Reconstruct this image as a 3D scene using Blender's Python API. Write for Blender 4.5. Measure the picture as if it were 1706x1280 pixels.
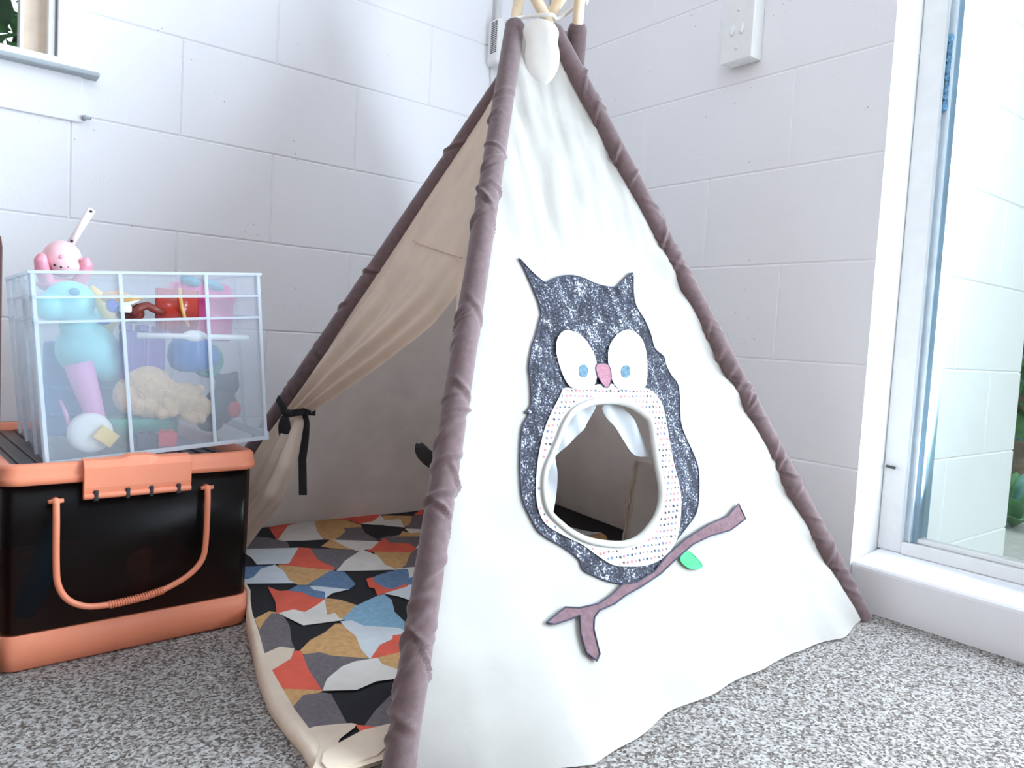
import bpy, bmesh, math, random
from mathutils import Vector, Matrix, noise
from mathutils.geometry import delaunay_2d_cdt

for _o in list(bpy.data.objects):
    bpy.data.objects.remove(_o)
scene = bpy.context.scene
COL = scene.collection
PI = math.pi
random.seed(7)

# ---------------------------------------------------------------- camera
cam_data = bpy.data.cameras.new('camera')
cam = bpy.data.objects.new('camera', cam_data)
COL.objects.link(cam)
scene.camera = cam
cam_data.sensor_fit = 'HORIZONTAL'
cam_data.sensor_width = 36.0
cam_data.lens = 36.0 * 1252.45 / 1706.0
cam_data.clip_start = 0.02
_y, _p, _r = 0.9039652, 0.0613376, 0.0557281
_fw = Vector((math.cos(_y) * math.cos(_p), math.sin(_y) * math.cos(_p), -math.sin(_p)))
_rt = Vector((math.sin(_y), -math.cos(_y), 0))
_up = _rt.cross(_fw)
_r2 = _rt * math.cos(_r) + _up * math.sin(_r)
_u2 = _up * math.cos(_r) - _rt * math.sin(_r)
cam.matrix_world = Matrix(((_r2.x, _u2.x, -_fw.x, -1.40746), (_r2.y, _u2.y, -_fw.y, -1.71201),
                           (_r2.z, _u2.z, -_fw.z, 0.47987), (0, 0, 0, 1)))

# ---------------------------------------------------------------- light
world = bpy.data.worlds.new('sky')
scene.world = world
world.use_nodes = True
_bg = world.node_tree.nodes['Background']
_bg.inputs[0].default_value = (0.90, 0.96, 1.0, 1)
_bg.inputs[1].default_value = 0.95


def area_light(name, loc, direction, sx, sy, power, col):
    d = bpy.data.lights.new(name, 'AREA')
    d.shape = 'RECTANGLE'
    d.size, d.size_y = sx, sy
    d.energy = power
    d.color = col
    o = bpy.data.objects.new(name, d)
    COL.objects.link(o)
    o.location = loc
    o.rotation_euler = Vector(direction).to_track_quat('-Z', 'Y').to_euler()
    return o


# daylight through the tall window in the right wall
area_light('window_daylight', (0.165, -2.0, 1.1), (-1, 0.14, 0.2), 1.8, 1.8, 105, (0.735, 0.87, 1.0))
# added fill light out of view, brightens the right wall
_wf = area_light('right_wall_fill', (-2.9, -2.6, 1.95), (2.9, 2.15, -0.85), 0.9, 0.6, 2.6, (0.86, 0.92, 1.0))
_wf.data.spread = math.radians(75)

scene.view_settings.view_transform = 'Standard'
scene.view_settings.look = 'None'
scene.view_settings.gamma = 1.0
scene.view_settings.use_curve_mapping = False
scene.view_settings.exposure = 0.74

# ---------------------------------------------------------------- materials


def lin(c):
    return tuple(((v / 255.0) / 12.92 if v / 255.0 <= 0.04045 else ((v / 255.0 + 0.055) / 1.055) ** 2.4) for v in c)


def rgba(c):
    return lin(c) + (1.0,)


class NT:
    """small node-tree helper"""

    def __init__(self, name):
        self.m = bpy.data.materials.new(name)
        self.m.use_nodes = True
        self.t = self.m.node_tree
        self.t.nodes.clear()
        self.out = self.n('ShaderNodeOutputMaterial')

    def n(self, kind, props=None, **inp):
        nd = self.t.nodes.new(kind)
        for k, v in (props or {}).items():
            setattr(nd, k, v)
        for k, v in inp.items():
            self.set(nd, k.replace('_', ' '), v)
        return nd

    def set(self, nd, key, v):
        s = nd.inputs[key]
        if hasattr(v, 'is_output'):
            self.t.links.new(v, s)
        else:
            s.default_value = v

    def coord(self, scale=(1, 1, 1), which='Object'):
        tc = self.n('ShaderNodeTexCoord')
        mp = self.n('ShaderNodeMapping')
        self.t.links.new(tc.outputs[which], mp.inputs['Vector'])
        mp.inputs['Scale'].default_value = scale
        return mp.outputs[0]

    def ramp(self, fac, stops, interp='LINEAR'):
        r = self.n('ShaderNodeValToRGB')
        r.color_ramp.interpolation = interp
        el = r.color_ramp.elements
        while len(el) < len(stops):
            el.new(0.5)
        for e, (p, c) in zip(el, stops):
            e.position = p
            e.color = c if len(c) == 4 else tuple(c) + (1,)
        self.t.links.new(fac, r.inputs[0])
        return r.outputs[0]

    def noise(self, scale, detail=3, vec=None, rough=0.55):
        nd = self.n('ShaderNodeTexNoise')
        nd.inputs['Scale'].default_value = scale
        nd.inputs['Detail'].default_value = detail
        nd.inputs['Roughness'].default_value = rough
        self.t.links.new(vec if vec is not None else self.coord(), nd.inputs['Vector'])
        return nd.outputs[0]

    def bump(self, h, strength=0.3, dist=0.002):
        b = self.n('ShaderNodeBump')
        b.inputs['Strength'].default_value = strength
        b.inputs['Distance'].default_value = dist
        self.t.links.new(h, b.inputs['Height'])
        return b.outputs[0]

    def finish(self, shader):
        self.t.links.new(shader, self.out.inputs[0])
        return self.m


def plain(name, col, rough=0.5, metal=0.0, vary=0.06, vscale=30, bump=0.0, bscale=200, bdist=0.001, sheen=0.0, spec=0.5, coat=0.0):
    k = NT(name)
    c = rgba(col)
    nz = k.noise(vscale, 3)
    lo = tuple(max(0, x * (1 - vary)) for x in c[:3])
    hi = tuple(min(1, x * (1 + vary)) for x in c[:3])
    colr = k.ramp(nz, [(0.3, lo), (0.7, hi)])
    p = k.n('ShaderNodeBsdfPrincipled')
    k.set(p, 'Base Color', colr)
    k.set(p, 'Roughness', rough)
    k.set(p, 'Metallic', metal)
    k.set(p, 'Specular IOR Level', spec)
    if coat:
        k.set(p, 'Coat Weight', coat)
    if sheen:
        k.set(p, 'Sheen Weight', sheen)
    if bump:
        k.set(p, 'Normal', k.bump(k.noise(bscale, 4), bump, bdist))
    return k.finish(p.outputs[0])


def cloth(name, col, trans=0.25, weave=900, bump=0.25, rough=0.9, clear=0.0, vary=0.05):
    """woven cloth that lets some light through"""
    k = NT(name)
    c = rgba(col)
    nz = k.noise(14, 4)
    colr = k.ramp(nz, [(0.3, tuple(x * (1 - vary) for x in c[:3])), (0.7, tuple(min(1, x * (1 + vary)) for x in c[:3]))])
    nrm = k.bump(k.noise(weave, 2), bump, 0.0006)
    d = k.n('ShaderNodeBsdfPrincipled')
    k.set(d, 'Base Color', colr)
    k.set(d, 'Roughness', rough)
    k.set(d, 'Specular IOR Level', 0.15)
    k.set(d, 'Normal', nrm)
    tr = k.n('ShaderNodeBsdfTranslucent')
    k.set(tr, 'Color', colr)
    mx = k.n('ShaderNodeMixShader')
    mx.inputs[0].default_value = trans
    k.t.links.new(d.outputs[0], mx.inputs[1])
    k.t.links.new(tr.outputs[0], mx.inputs[2])
    res = mx.outputs[0]
    if clear:
        tp = k.n('ShaderNodeBsdfTransparent')
        m2 = k.n('ShaderNodeMixShader')
        m2.inputs[0].default_value = clear
        k.t.links.new(res, m2.inputs[1])
        k.t.links.new(tp.outputs[0], m2.inputs[2])
        res = m2.outputs[0]
    return k.finish(res)


def frosted(name, tint, clear, rough=0.35, ridges=0.0):
    """frosted or smoky see-through plastic"""
    k = NT(name)
    c = rgba(tint)
    d = k.n('ShaderNodeBsdfPrincipled')
    k.set(d, 'Base Color', c)
    k.set(d, 'Roughness', rough)
    if ridges:
        k.set(d, 'Normal', k.bump(k.noise(1.0, 2, k.coord((230, 1, 3))), ridges, 0.002))
    tr = k.n('ShaderNodeBsdfTranslucent')
    k.set(tr, 'Color', c)
    m1 = k.n('ShaderNodeMixShader')
    m1.inputs[0].default_value = 0.45
    k.t.links.new(d.outputs[0], m1.inputs[1])
    k.t.links.new(tr.outputs[0], m1.inputs[2])
    tp = k.n('ShaderNodeBsdfTransparent')
    m2 = k.n('ShaderNodeMixShader')
    m2.inputs[0].default_value = clear
    k.t.links.new(m1.outputs[0], m2.inputs[1])
    k.t.links.new(tp.outputs[0], m2.inputs[2])
    return k.finish(m2.outputs[0])


def smoky(name, tint, amount):
    k = NT(name)
    p = k.n('ShaderNodeBsdfPrincipled')
    k.set(p, 'Base Color', rgba((26, 23, 24)))
    k.set(p, 'Roughness', 0.28)
    k.set(p, 'Normal', k.bump(k.noise(60, 3), 0.08, 0.001))
    tp = k.n('ShaderNodeBsdfTransparent')
    k.set(tp, 'Color', rgba(tint))
    m = k.n('ShaderNodeMixShader')
    m.inputs[0].default_value = amount
    k.t.links.new(p.outputs[0], m.inputs[1])
    k.t.links.new(tp.outputs[0], m.inputs[2])
    return k.finish(m.outputs[0])


def pane_glass(name):
    k = NT(name)
    tp = k.n('ShaderNodeBsdfTransparent')
    k.set(tp, 'Color', (0.95, 0.98, 0.97, 1))
    gl = k.n('ShaderNodeBsdfGlossy')
    k.set(gl, 'Roughness', 0.02)
    fr = k.n('ShaderNodeFresnel')
    k.set(fr, 'IOR', 1.25)
    m = k.n('ShaderNodeMixShader')
    k.t.links.new(fr.outputs[0], m.inputs[0])
    k.t.links.new(tp.outputs[0], m.inputs[1])
    k.t.links.new(gl.outputs[0], m.inputs[2])
    return k.finish(m.outputs[0])


def wall_paint(name, col, pores=True):
    k = NT(name)
    c = rgba(col)
    nz = k.noise(3, 4)
    colr = k.ramp(nz, [(0.3, tuple(x * 0.97 for x in c[:3])), (0.7, c[:3])])
    p = k.n('ShaderNodeBsdfPrincipled')
    k.set(p, 'Roughness', 0.55)
    k.set(p, 'Specular IOR Level', 0.35)
    fine = k.noise(260, 5)
    if pores:
        # open pores of the cast block: rare small pits with dark holes
        v = k.n('ShaderNodeTexVoronoi')
        v.inputs['Scale'].default_value = 55
        k.t.links.new(k.coord(), v.inputs['Vector'])
        pit = k.ramp(v.outputs['Distance'], [(0.045, (0, 0, 0)), (0.085, (1, 1, 1))])
        rare = k.ramp(k.noise(9, 3), [(0.56, (1, 1, 1)), (0.60, (0, 0, 0))])
        mxp = k.n('ShaderNodeMath', {'operation': 'MAXIMUM'})
        k.t.links.new(pit, mxp.inputs[0])
        k.t.links.new(rare, mxp.inputs[1])
        mul = k.n('ShaderNodeMixRGB', {'blend_type': 'MULTIPLY'})
        mul.inputs[0].default_value = 0.6
        k.t.links.new(colr, mul.inputs[1])
        k.t.links.new(mxp.outputs[0], mul.inputs[2])
        colr = mul.outputs[0]
        add = k.n('ShaderNodeMath', {'operation': 'MULTIPLY_ADD'})
        k.t.links.new(mxp.outputs[0], add.inputs[0])
        add.inputs[1].default_value = 1.2
        k.t.links.new(fine, add.inputs[2])
        k.set(p, 'Normal', k.bump(add.outputs[0], 0.35, 0.0015))
    else:
        k.set(p, 'Normal', k.bump(fine, 0.15, 0.001))
    k.set(p, 'Base Color', colr)
    return k.finish(p.outputs[0])


def carpet_mat():
    k = NT('speckled_carpet')
    v = k.n('ShaderNodeTexVoronoi')
    v.inputs['Scale'].default_value = 330
    wob = k.n('ShaderNodeMixRGB', {'blend_type': 'ADD'})
    wob.inputs[0].default_value = 0.004
    cc = k.coord()
    nz = k.n('ShaderNodeTexNoise')
    nz.inputs['Scale'].default_value = 160
    k.t.links.new(cc, nz.inputs['Vector'])
    k.t.links.new(cc, wob.inputs[1])
    k.t.links.new(nz.outputs['Color'], wob.inputs[2])
    k.t.links.new(wob.outputs[0], v.inputs['Vector'])
    sep = k.n('ShaderNodeSeparateColor')
    k.t.links.new(v.outputs['Color'], sep.inputs[0])
    col = k.ramp(sep.outputs[0], [(0.0, lin((80, 71, 66))), (0.20, lin((100, 92, 87))), (0.42, lin((134, 126, 121))),
                                 (0.68, lin((160, 154, 150))), (1.0, lin((184, 180, 177)))])
    p = k.n('ShaderNodeBsdfPrincipled')
    k.set(p, 'Base Color', col)
    k.set(p, 'Roughness', 0.95)
    k.set(p, 'Specular IOR Level', 0.1)
    k.set(p, 'Normal', k.bump(v.outputs['Distance'], -0.5, 0.002))
    return k.finish(p.outputs[0])


def sequin_mat():
    k = NT('grey_sequin_cloth')
    base = k.noise(330, 2, None, 0.7)
    fold_shade = k.noise(1.0, 2, k.coord((70, 70, 9)))  # shade of vertical folds put into the colour, and into the bump
    mix = k.n('ShaderNodeMath', {'operation': 'MULTIPLY_ADD'})
    k.t.links.new(fold_shade, mix.inputs[0])
    mix.inputs[1].default_value = 0.55
    k.t.links.new(base, mix.inputs[2])
    col = k.ramp(mix.outputs[0], [(0.62, lin((30, 30, 38))), (0.80, lin((62, 62, 74))), (0.89, lin((98, 100, 112))), (0.97, lin((210, 214, 224)))])
    p = k.n('ShaderNodeBsdfPrincipled')
    k.set(p, 'Base Color', col)
    k.set(p, 'Roughness', 0.75)
    k.set(p, 'Specular IOR Level', 0.2)
    k.set(p, 'Normal', k.bump(mix.outputs[0], 0.4, 0.002))
    return k.finish(p.outputs[0])


def wood_mat(name, a, b, scale=(40, 40, 3)):
    k = NT(name)
    nz = k.noise(1.0, 4, k.coord(scale))
    p = k.n('ShaderNodeBsdfPrincipled')
    k.set(p, 'Base Color', k.ramp(nz, [(0.3, lin(a)), (0.7, lin(b))]))
    k.set(p, 'Roughness', 0.5)
    k.set(p, 'Normal', k.bump(nz, 0.15, 0.001))
    return k.finish(p.outputs[0])


MAT = dict(
    wall=wall_paint('white_painted_block', (246, 245, 248)),
    smooth=wall_paint('white_painted_render', (246, 245, 248), False),
    outside=wall_paint('outdoor_painted_block', (240, 241, 241)),  # one even paint tone for the outdoor wing wall
    timber=wood_mat('warm_bounce_boards', (138, 110, 96), (168, 140, 124), (3, 3, 20)),
    ceiling=plain('cream_ceiling_paint', (232, 220, 208), 0.8, vary=0.02),
    gloss_white=plain('white_gloss_paint', (238, 238, 238), 0.35, vary=0.03),
    carpet=carpet_mat(),
    canvas=cloth('cream_canvas', (198, 193, 187), 0.2),
    lit_cloth=cloth('lit_cream_cotton', (250, 246, 242), 0.5),  # lightened cloth copy, brightness put into the colour
    lining=cloth('natural_linen_canvas', (234, 213, 194), 0.38, vary=0.07),
    linen=cloth('grey_cream_linen', (226, 214, 205), 0.38, vary=0.07),
    sheer=cloth('white_voile', (226, 230, 234), 0.4, clear=0.12),
    sleeve=plain('brown_mauve_brushed_cotton', (108, 88, 89), 0.95, vary=0.14, vscale=90, bump=0.5, bscale=500, sheen=0.4, spec=0.1),
    wood=wood_mat('pale_pine', (226, 196, 160), (244, 224, 196)),
    darkwood=wood_mat('dark_brown_wood', (58, 34, 28), (84, 52, 42)),
    rope=plain('white_cotton_rope', (236, 232, 224), 0.9, bump=0.5, bscale=400),
    black=plain('black_cotton_ribbon', (34, 31, 33), 0.85, vary=0.15, bump=0.2, bscale=700),
    sequin=sequin_mat(),
    patch=cloth('white_cotton_patch', (218, 218, 216), 0.1),
    blueeye=plain('blue_print_cotton', (86, 118, 136), 0.8, vary=0.45, vscale=420),
    pinkbeak=plain('pink_print_cotton', (158, 108, 122), 0.85, vary=0.3, vscale=380),
    bark=plain('mauve_brown_drawn_bark', (116, 88, 94), 0.9, vary=0.22, vscale=120),
    leafgreen=plain('bright_green_felt', (72, 188, 116), 0.85, vary=0.25, vscale=160),
    ink=plain('dark_blue_grey_fabric_ink', (62, 62, 80), 0.9),
    dot_red=plain('red_dot_print', (205, 120, 125), 0.9),
    dot_blue=plain('blue_dot_print', (92, 112, 150), 0.9),
    dot_dark=plain('dark_dot_print', (70, 66, 76), 0.9),
    qK=plain('black_quilt_cotton', (32, 31, 36), 0.9, vary=0.12, bump=0.25, bscale=350),
    qW=plain('white_quilt_cotton', (226, 220, 214), 0.9, bump=0.25, bscale=350),
    qC=plain('coral_quilt_cotton', (226, 98, 78), 0.9, vary=0.1, bump=0.25, bscale=350),
    qT=plain('ochre_quilt_cotton', (206, 160, 108), 0.9, vary=0.14, vscale=120, bump=0.25, bscale=350),
    qG=plain('grey_quilt_cotton', (112, 104, 108), 0.9, vary=0.16, vscale=160, bump=0.25, bscale=350),
    qB=plain('blue_quilt_cotton', (100, 128, 162), 0.9, vary=0.16, vscale=90, bump=0.25, bscale=350),
    qL=plain('pale_blue_white_quilt_cotton', (214, 220, 226), 0.9, bump=0.25, bscale=350),
    qM=plain('light_blue_quilt_cotton', (140, 180, 206), 0.9, vary=0.14, vscale=160, bump=0.25, bscale=350),
    qE=plain('beige_quilt_edging', (222, 202, 182), 0.9, bump=0.25, bscale=350),
    orange=plain('orange_plastic', (236, 142, 108), 0.42, vary=0.03, bump=0.06, bscale=120),
    smoke=smoky('smoky_black_plastic', (186, 176, 172), 0.74),
    lid_dark=plain('dark_brown_ridged_plastic', (46, 33, 32), 0.32, vary=0.1),
    frost=frosted('frosted_clear_plastic', (226, 236, 246), 0.73),
    frost_ridged=frosted('ridged_frosted_plastic', (218, 226, 238), 0.74, ridges=0.6),
    frost_rib=frosted('thick_frosted_rib', (236, 243, 250), 0.25),
    glass=pane_glass('window_glass'),
    alu=plain('blue_grey_aluminium', (150, 178, 196), 0.35, metal=0.6),
    alu_light=plain('pale_aluminium', (214, 226, 234), 0.4, metal=0.2),
    catch=plain('weathered_blue_metal', (92, 140, 174), 0.4, metal=0.4, vary=0.4, vscale=120, bump=0.4, bscale=200),
    peach=plain('peach_painted_panel', (228, 206, 186), 0.6),
    grey_sill=plain('grey_painted_sill', (176, 184, 190), 0.5),
    vent_dark=plain('dark_vent_shadow_plastic', (70, 74, 74), 0.7),
    abs_white=plain('white_moulded_plastic', (240, 240, 238), 0.35, vary=0.02),
    pink=plain('pale_pink_plastic', (248, 200, 208), 0.35, vary=0.04),
    pink_deep=plain('pink_plastic', (242, 158, 176), 0.35, vary=0.05),
    pale=plain('white_pink_plastic', (240, 226, 230), 0.35, vary=0.03),
    dark_hole=plain('dark_hole_plastic', (40, 34, 40), 0.6),
    mint=plain('mint_plastic', (138, 222, 222), 0.4, vary=0.06),
    mint_dark=plain('green_blue_plastic', (64, 150, 170), 0.4, vary=0.1),
    yellow=plain('yellow_plastic', (240, 206, 110), 0.45),
    lilac=plain('lilac_pink_plastic', (222, 150, 196), 0.4, vary=0.06),
    purple=plain('violet_plastic', (128, 104, 168), 0.4, vary=0.1),
    teal=plain('teal_green_plastic', (40, 160, 132), 0.45, vary=0.08),
    cream_fur=plain('cream_plush', (240, 206, 156), 0.95, vary=0.12, vscale=120, bump=0.8, bscale=260, bdist=0.004, sheen=0.4),
    blue=plain('mid_blue_plastic', (46, 132, 206), 0.35, vary=0.08),
    skyblue=plain('sky_blue_plastic', (60, 170, 250), 0.4, vary=0.08),
    navy=plain('royal_blue_plastic', (40, 70, 176), 0.35),
    steel=plain('steel_blue_plastic', (70, 130, 186), 0.45, vary=0.12),
    magenta=plain('magenta_plastic', (214, 70, 140), 0.28, vary=0.05, coat=0.3),
    red=plain('glossy_red_plastic', (190, 54, 40), 0.2, vary=0.06, coat=0.5),
    gold=plain('gold_plastic', (236, 190, 106), 0.3),
    brown=plain('red_brown_plastic', (128, 54, 42), 0.4, vary=0.2),
    tan=plain('tan_plastic', (224, 172, 104), 0.45, vary=0.1),
    charcoal=plain('charcoal_plastic', (44, 50, 62), 0.5, vary=0.2),
    redbrick=plain('coral_red_plastic', (214, 60, 66), 0.4),
    hedge=plain('dark_leaf_green', (52, 84, 58), 0.7, vary=0.5, vscale=25),
    leaf_a=plain('blue_green_leaf', (96, 150, 140), 0.5, vary=0.3, vscale=20),
    leaf_b=plain('mid_green_leaf', (82, 134, 84), 0.55, vary=0.3, vscale=20),
    twig=plain('dry_straw_twig', (196, 178, 126), 0.9, vary=0.2),
    soil=plain('grey_brown_soil', (128, 116, 100), 0.95, vary=0.35, vscale=12, bump=0.9, bscale=30, bdist=0.02),
    paving=plain('grey_paving', (168, 172, 168), 0.9, vary=0.1, bump=0.4, bscale=120),
)
OWL = [(-0.1524,0.6682),(-0.1380,0.6533),(-0.1210,0.6375),(-0.1071,0.6294),(-0.0918,0.6368),(-0.0677,0.6452),(-0.0475,0.6477),(-0.0228,0.6448),(0.0039,0.6362),(0.0421,0.6343),(0.0651,0.6496),(0.0921,0.6663),(0.0876,0.6415),(0.0820,0.6030),(0.0925,0.5762),(0.0989,0.5467),(0.1005,0.5222),(0.1183,0.5081),(0.1182,0.4934),(0.1255,0.4716),(0.1352,0.4524),(0.1222,0.3916),(0.1245,0.3622),(0.1318,0.3329),(0.1340,0.3040),(0.1186,0.2627),(0.0999,0.2333),(0.0700,0.2127),(0.0388,0.1931),(0.0143,0.1767),(-0.0200,0.1561),(-0.0491,0.1480),(-0.0829,0.1483),(-0.1139,0.1542),(-0.1452,0.1688),(-0.1581,0.1777),(-0.1615,0.1926),(-0.1829,0.2111),(-0.2083,0.2269),(-0.2231,0.2399),(-0.2322,0.2609),(-0.2389,0.2846),(-0.2340,0.3194),(-0.2247,0.3580),(-0.2136,0.3884),(-0.1979,0.4070),(-0.2054,0.4088),(-0.1917,0.4208),(-0.1844,0.4600),(-0.1817,0.4811),(-0.1674,0.5136),(-0.1554,0.5316),(-0.1352,0.5661),(-0.1321,0.5731),(-0.1321,0.5936),(-0.1391,0.6275),(-0.1459,0.6525)]
BELLY = [(-0.1220,0.4466),(-0.1352,0.4333),(-0.1623,0.4023),(-0.1823,0.3724),(-0.2011,0.3338),(-0.2147,0.2917),(-0.2159,0.2638),(-0.2064,0.2444),(-0.1812,0.2279),(-0.1495,0.2104),(-0.1292,0.1939),(-0.1025,0.1764),(-0.0714,0.1699),(-0.0312,0.1671),(0.0071,0.1746),(0.0344,0.1891),(0.0544,0.2129),(0.0753,0.2643),(0.0788,0.3136),(0.0828,0.3583),(0.0868,0.4042),(0.0830,0.4275),(0.0586,0.4479),(0.0114,0.4533),(-0.0383,0.4556),(-0.0889,0.4469)]
HOLE = [(-0.0621,0.4213),(-0.0437,0.4226),(-0.0174,0.4225),(0.0075,0.4161),(0.0306,0.4023),(0.0425,0.3874),(0.0392,0.3522),(0.0339,0.3117),(0.0307,0.2779),(0.0215,0.2550),(0.0058,0.2371),(-0.0185,0.2205),(-0.0428,0.2100),(-0.0693,0.2066),(-0.1003,0.2101),(-0.1336,0.2183),(-0.1598,0.2316),(-0.1783,0.2465),(-0.1922,0.2609),(-0.1972,0.2753),(-0.1947,0.2980),(-0.1855,0.3206),(-0.1687,0.3416),(-0.1514,0.3631),(-0.1332,0.3873),(-0.1112,0.4062),(-0.0835,0.4168)]
EYE_L = [(-0.0892,0.5451),(-0.0637,0.5384),(-0.0493,0.5207),(-0.0424,0.4959),(-0.0496,0.4664),(-0.0679,0.4462),(-0.0955,0.4439),(-0.1123,0.4502),(-0.1207,0.4674),(-0.1242,0.4934),(-0.1204,0.5177),(-0.1076,0.5362)]
EYE_R = [(0.0447,0.5524),(0.0662,0.5426),(0.0733,0.5259),(0.0710,0.4993),(0.0578,0.4587),(0.0410,0.4446),(0.0111,0.4444),(-0.0109,0.4488),(-0.0184,0.4669),(-0.0166,0.4966),(-0.0060,0.5226),(0.0180,0.5438)]
PUPIL_L = [(-0.0663,0.4757),(-0.0683,0.4714),(-0.0714,0.4677),(-0.0752,0.4652),(-0.0791,0.4643),(-0.0825,0.4651),(-0.0849,0.4675),(-0.0859,0.4710),(-0.0854,0.4753),(-0.0835,0.4795),(-0.0805,0.4832),(-0.0767,0.4857),(-0.0728,0.4867),(-0.0693,0.4859),(-0.0669,0.4835),(-0.0658,0.4799)]
PUPIL_R = [(0.0250,0.4764),(0.0229,0.4722),(0.0196,0.4686),(0.0157,0.4662),(0.0117,0.4653),(0.0082,0.4661),(0.0058,0.4684),(0.0048,0.4719),(0.0053,0.4760),(0.0073,0.4802),(0.0105,0.4838),(0.0145,0.4863),(0.0185,0.4872),(0.0220,0.4865),(0.0245,0.4841),(0.0255,0.4806)]
BEAK = [(-0.0434,0.4879),(-0.0205,0.4885),(-0.0179,0.4714),(-0.0247,0.4555),(-0.0339,0.4482),(-0.0431,0.4553),(-0.0491,0.4731)]
BRANCH = [(-0.2491,0.1240),(-0.2088,0.1362),(-0.1862,0.1317),(-0.1523,0.1313),(-0.1228,0.1381),(-0.0952,0.1486),(-0.0664,0.1474),(-0.0243,0.1567),(0.0143,0.1767),(0.0641,0.1967),(0.1199,0.2126),(0.1705,0.2215),(0.2079,0.2395),(0.2132,0.2121),(0.1662,0.1975),(0.1179,0.1941),(0.0746,0.1857),(0.0299,0.1684),(-0.0125,0.1520),(-0.0602,0.1405),(-0.0957,0.1340),(-0.1223,0.1266),(-0.1546,0.1233),(-0.1679,0.1171),(-0.1771,0.1049),(-0.1862,0.0795),(-0.1969,0.0741),(-0.2067,0.0847),(-0.2014,0.1038),(-0.1903,0.1236),(-0.2109,0.1216),(-0.2361,0.1205)]
LEAF = [(0.0395,0.1688),(0.0566,0.1764),(0.0687,0.1700),(0.0810,0.1505),(0.0563,0.1496),(0.0407,0.1590)]
SHEER_L = [(-0.0614,0.4237),(-0.0694,0.4137),(-0.0845,0.3960),(-0.1037,0.3808),(-0.1328,0.3625),(-0.1579,0.3475),(-0.1658,0.3396),(-0.1688,0.3196),(-0.1735,0.2911),(-0.1794,0.2738),(-0.1930,0.2619),(-0.2045,0.2724),(-0.2022,0.2985),(-0.1911,0.3245),(-0.1708,0.3509),(-0.1474,0.3781),(-0.1208,0.4064),(-0.0877,0.4199)]
SHEER_R = [(-0.0447,0.4237),(-0.0443,0.4033),(-0.0316,0.3849),(-0.0155,0.3603),(0.0046,0.3394),(0.0304,0.3342),(0.0338,0.3360),(0.0337,0.3565),(0.0301,0.3669),(0.0204,0.3879),(0.0073,0.4068),(-0.0009,0.4151),(-0.0010,0.4235)]
DOOR_EDGE = [(0.0052,0.5782),(0.0391,0.5376),(0.1533,0.5030),(0.3022,0.4574),(0.4758,0.4093),(0.6398,0.3600),(0.7696,0.3165),(0.8508,0.2857)]
DRAPE_R = [(0.8379,0.2811),(0.7828,0.2421),(0.7366,0.1994),(0.7169,0.1501),(0.7473,0.0951)]
DRAPE_L = [(0.9680,0.2769),(0.9468,0.2433),(0.9029,0.2013),(0.8652,0.1605),(0.8290,0.1102)]
STRIP = [(0.1459,0.5444),(0.1038,0.4761),(0.0785,0.4093),(0.0604,0.3477),(0.0527,0.3029),(0.0525,0.2626),(0.0472,0.2299)]
SEAM = [(0.7125,0.6016),(0.1296,0.5582)]
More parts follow.
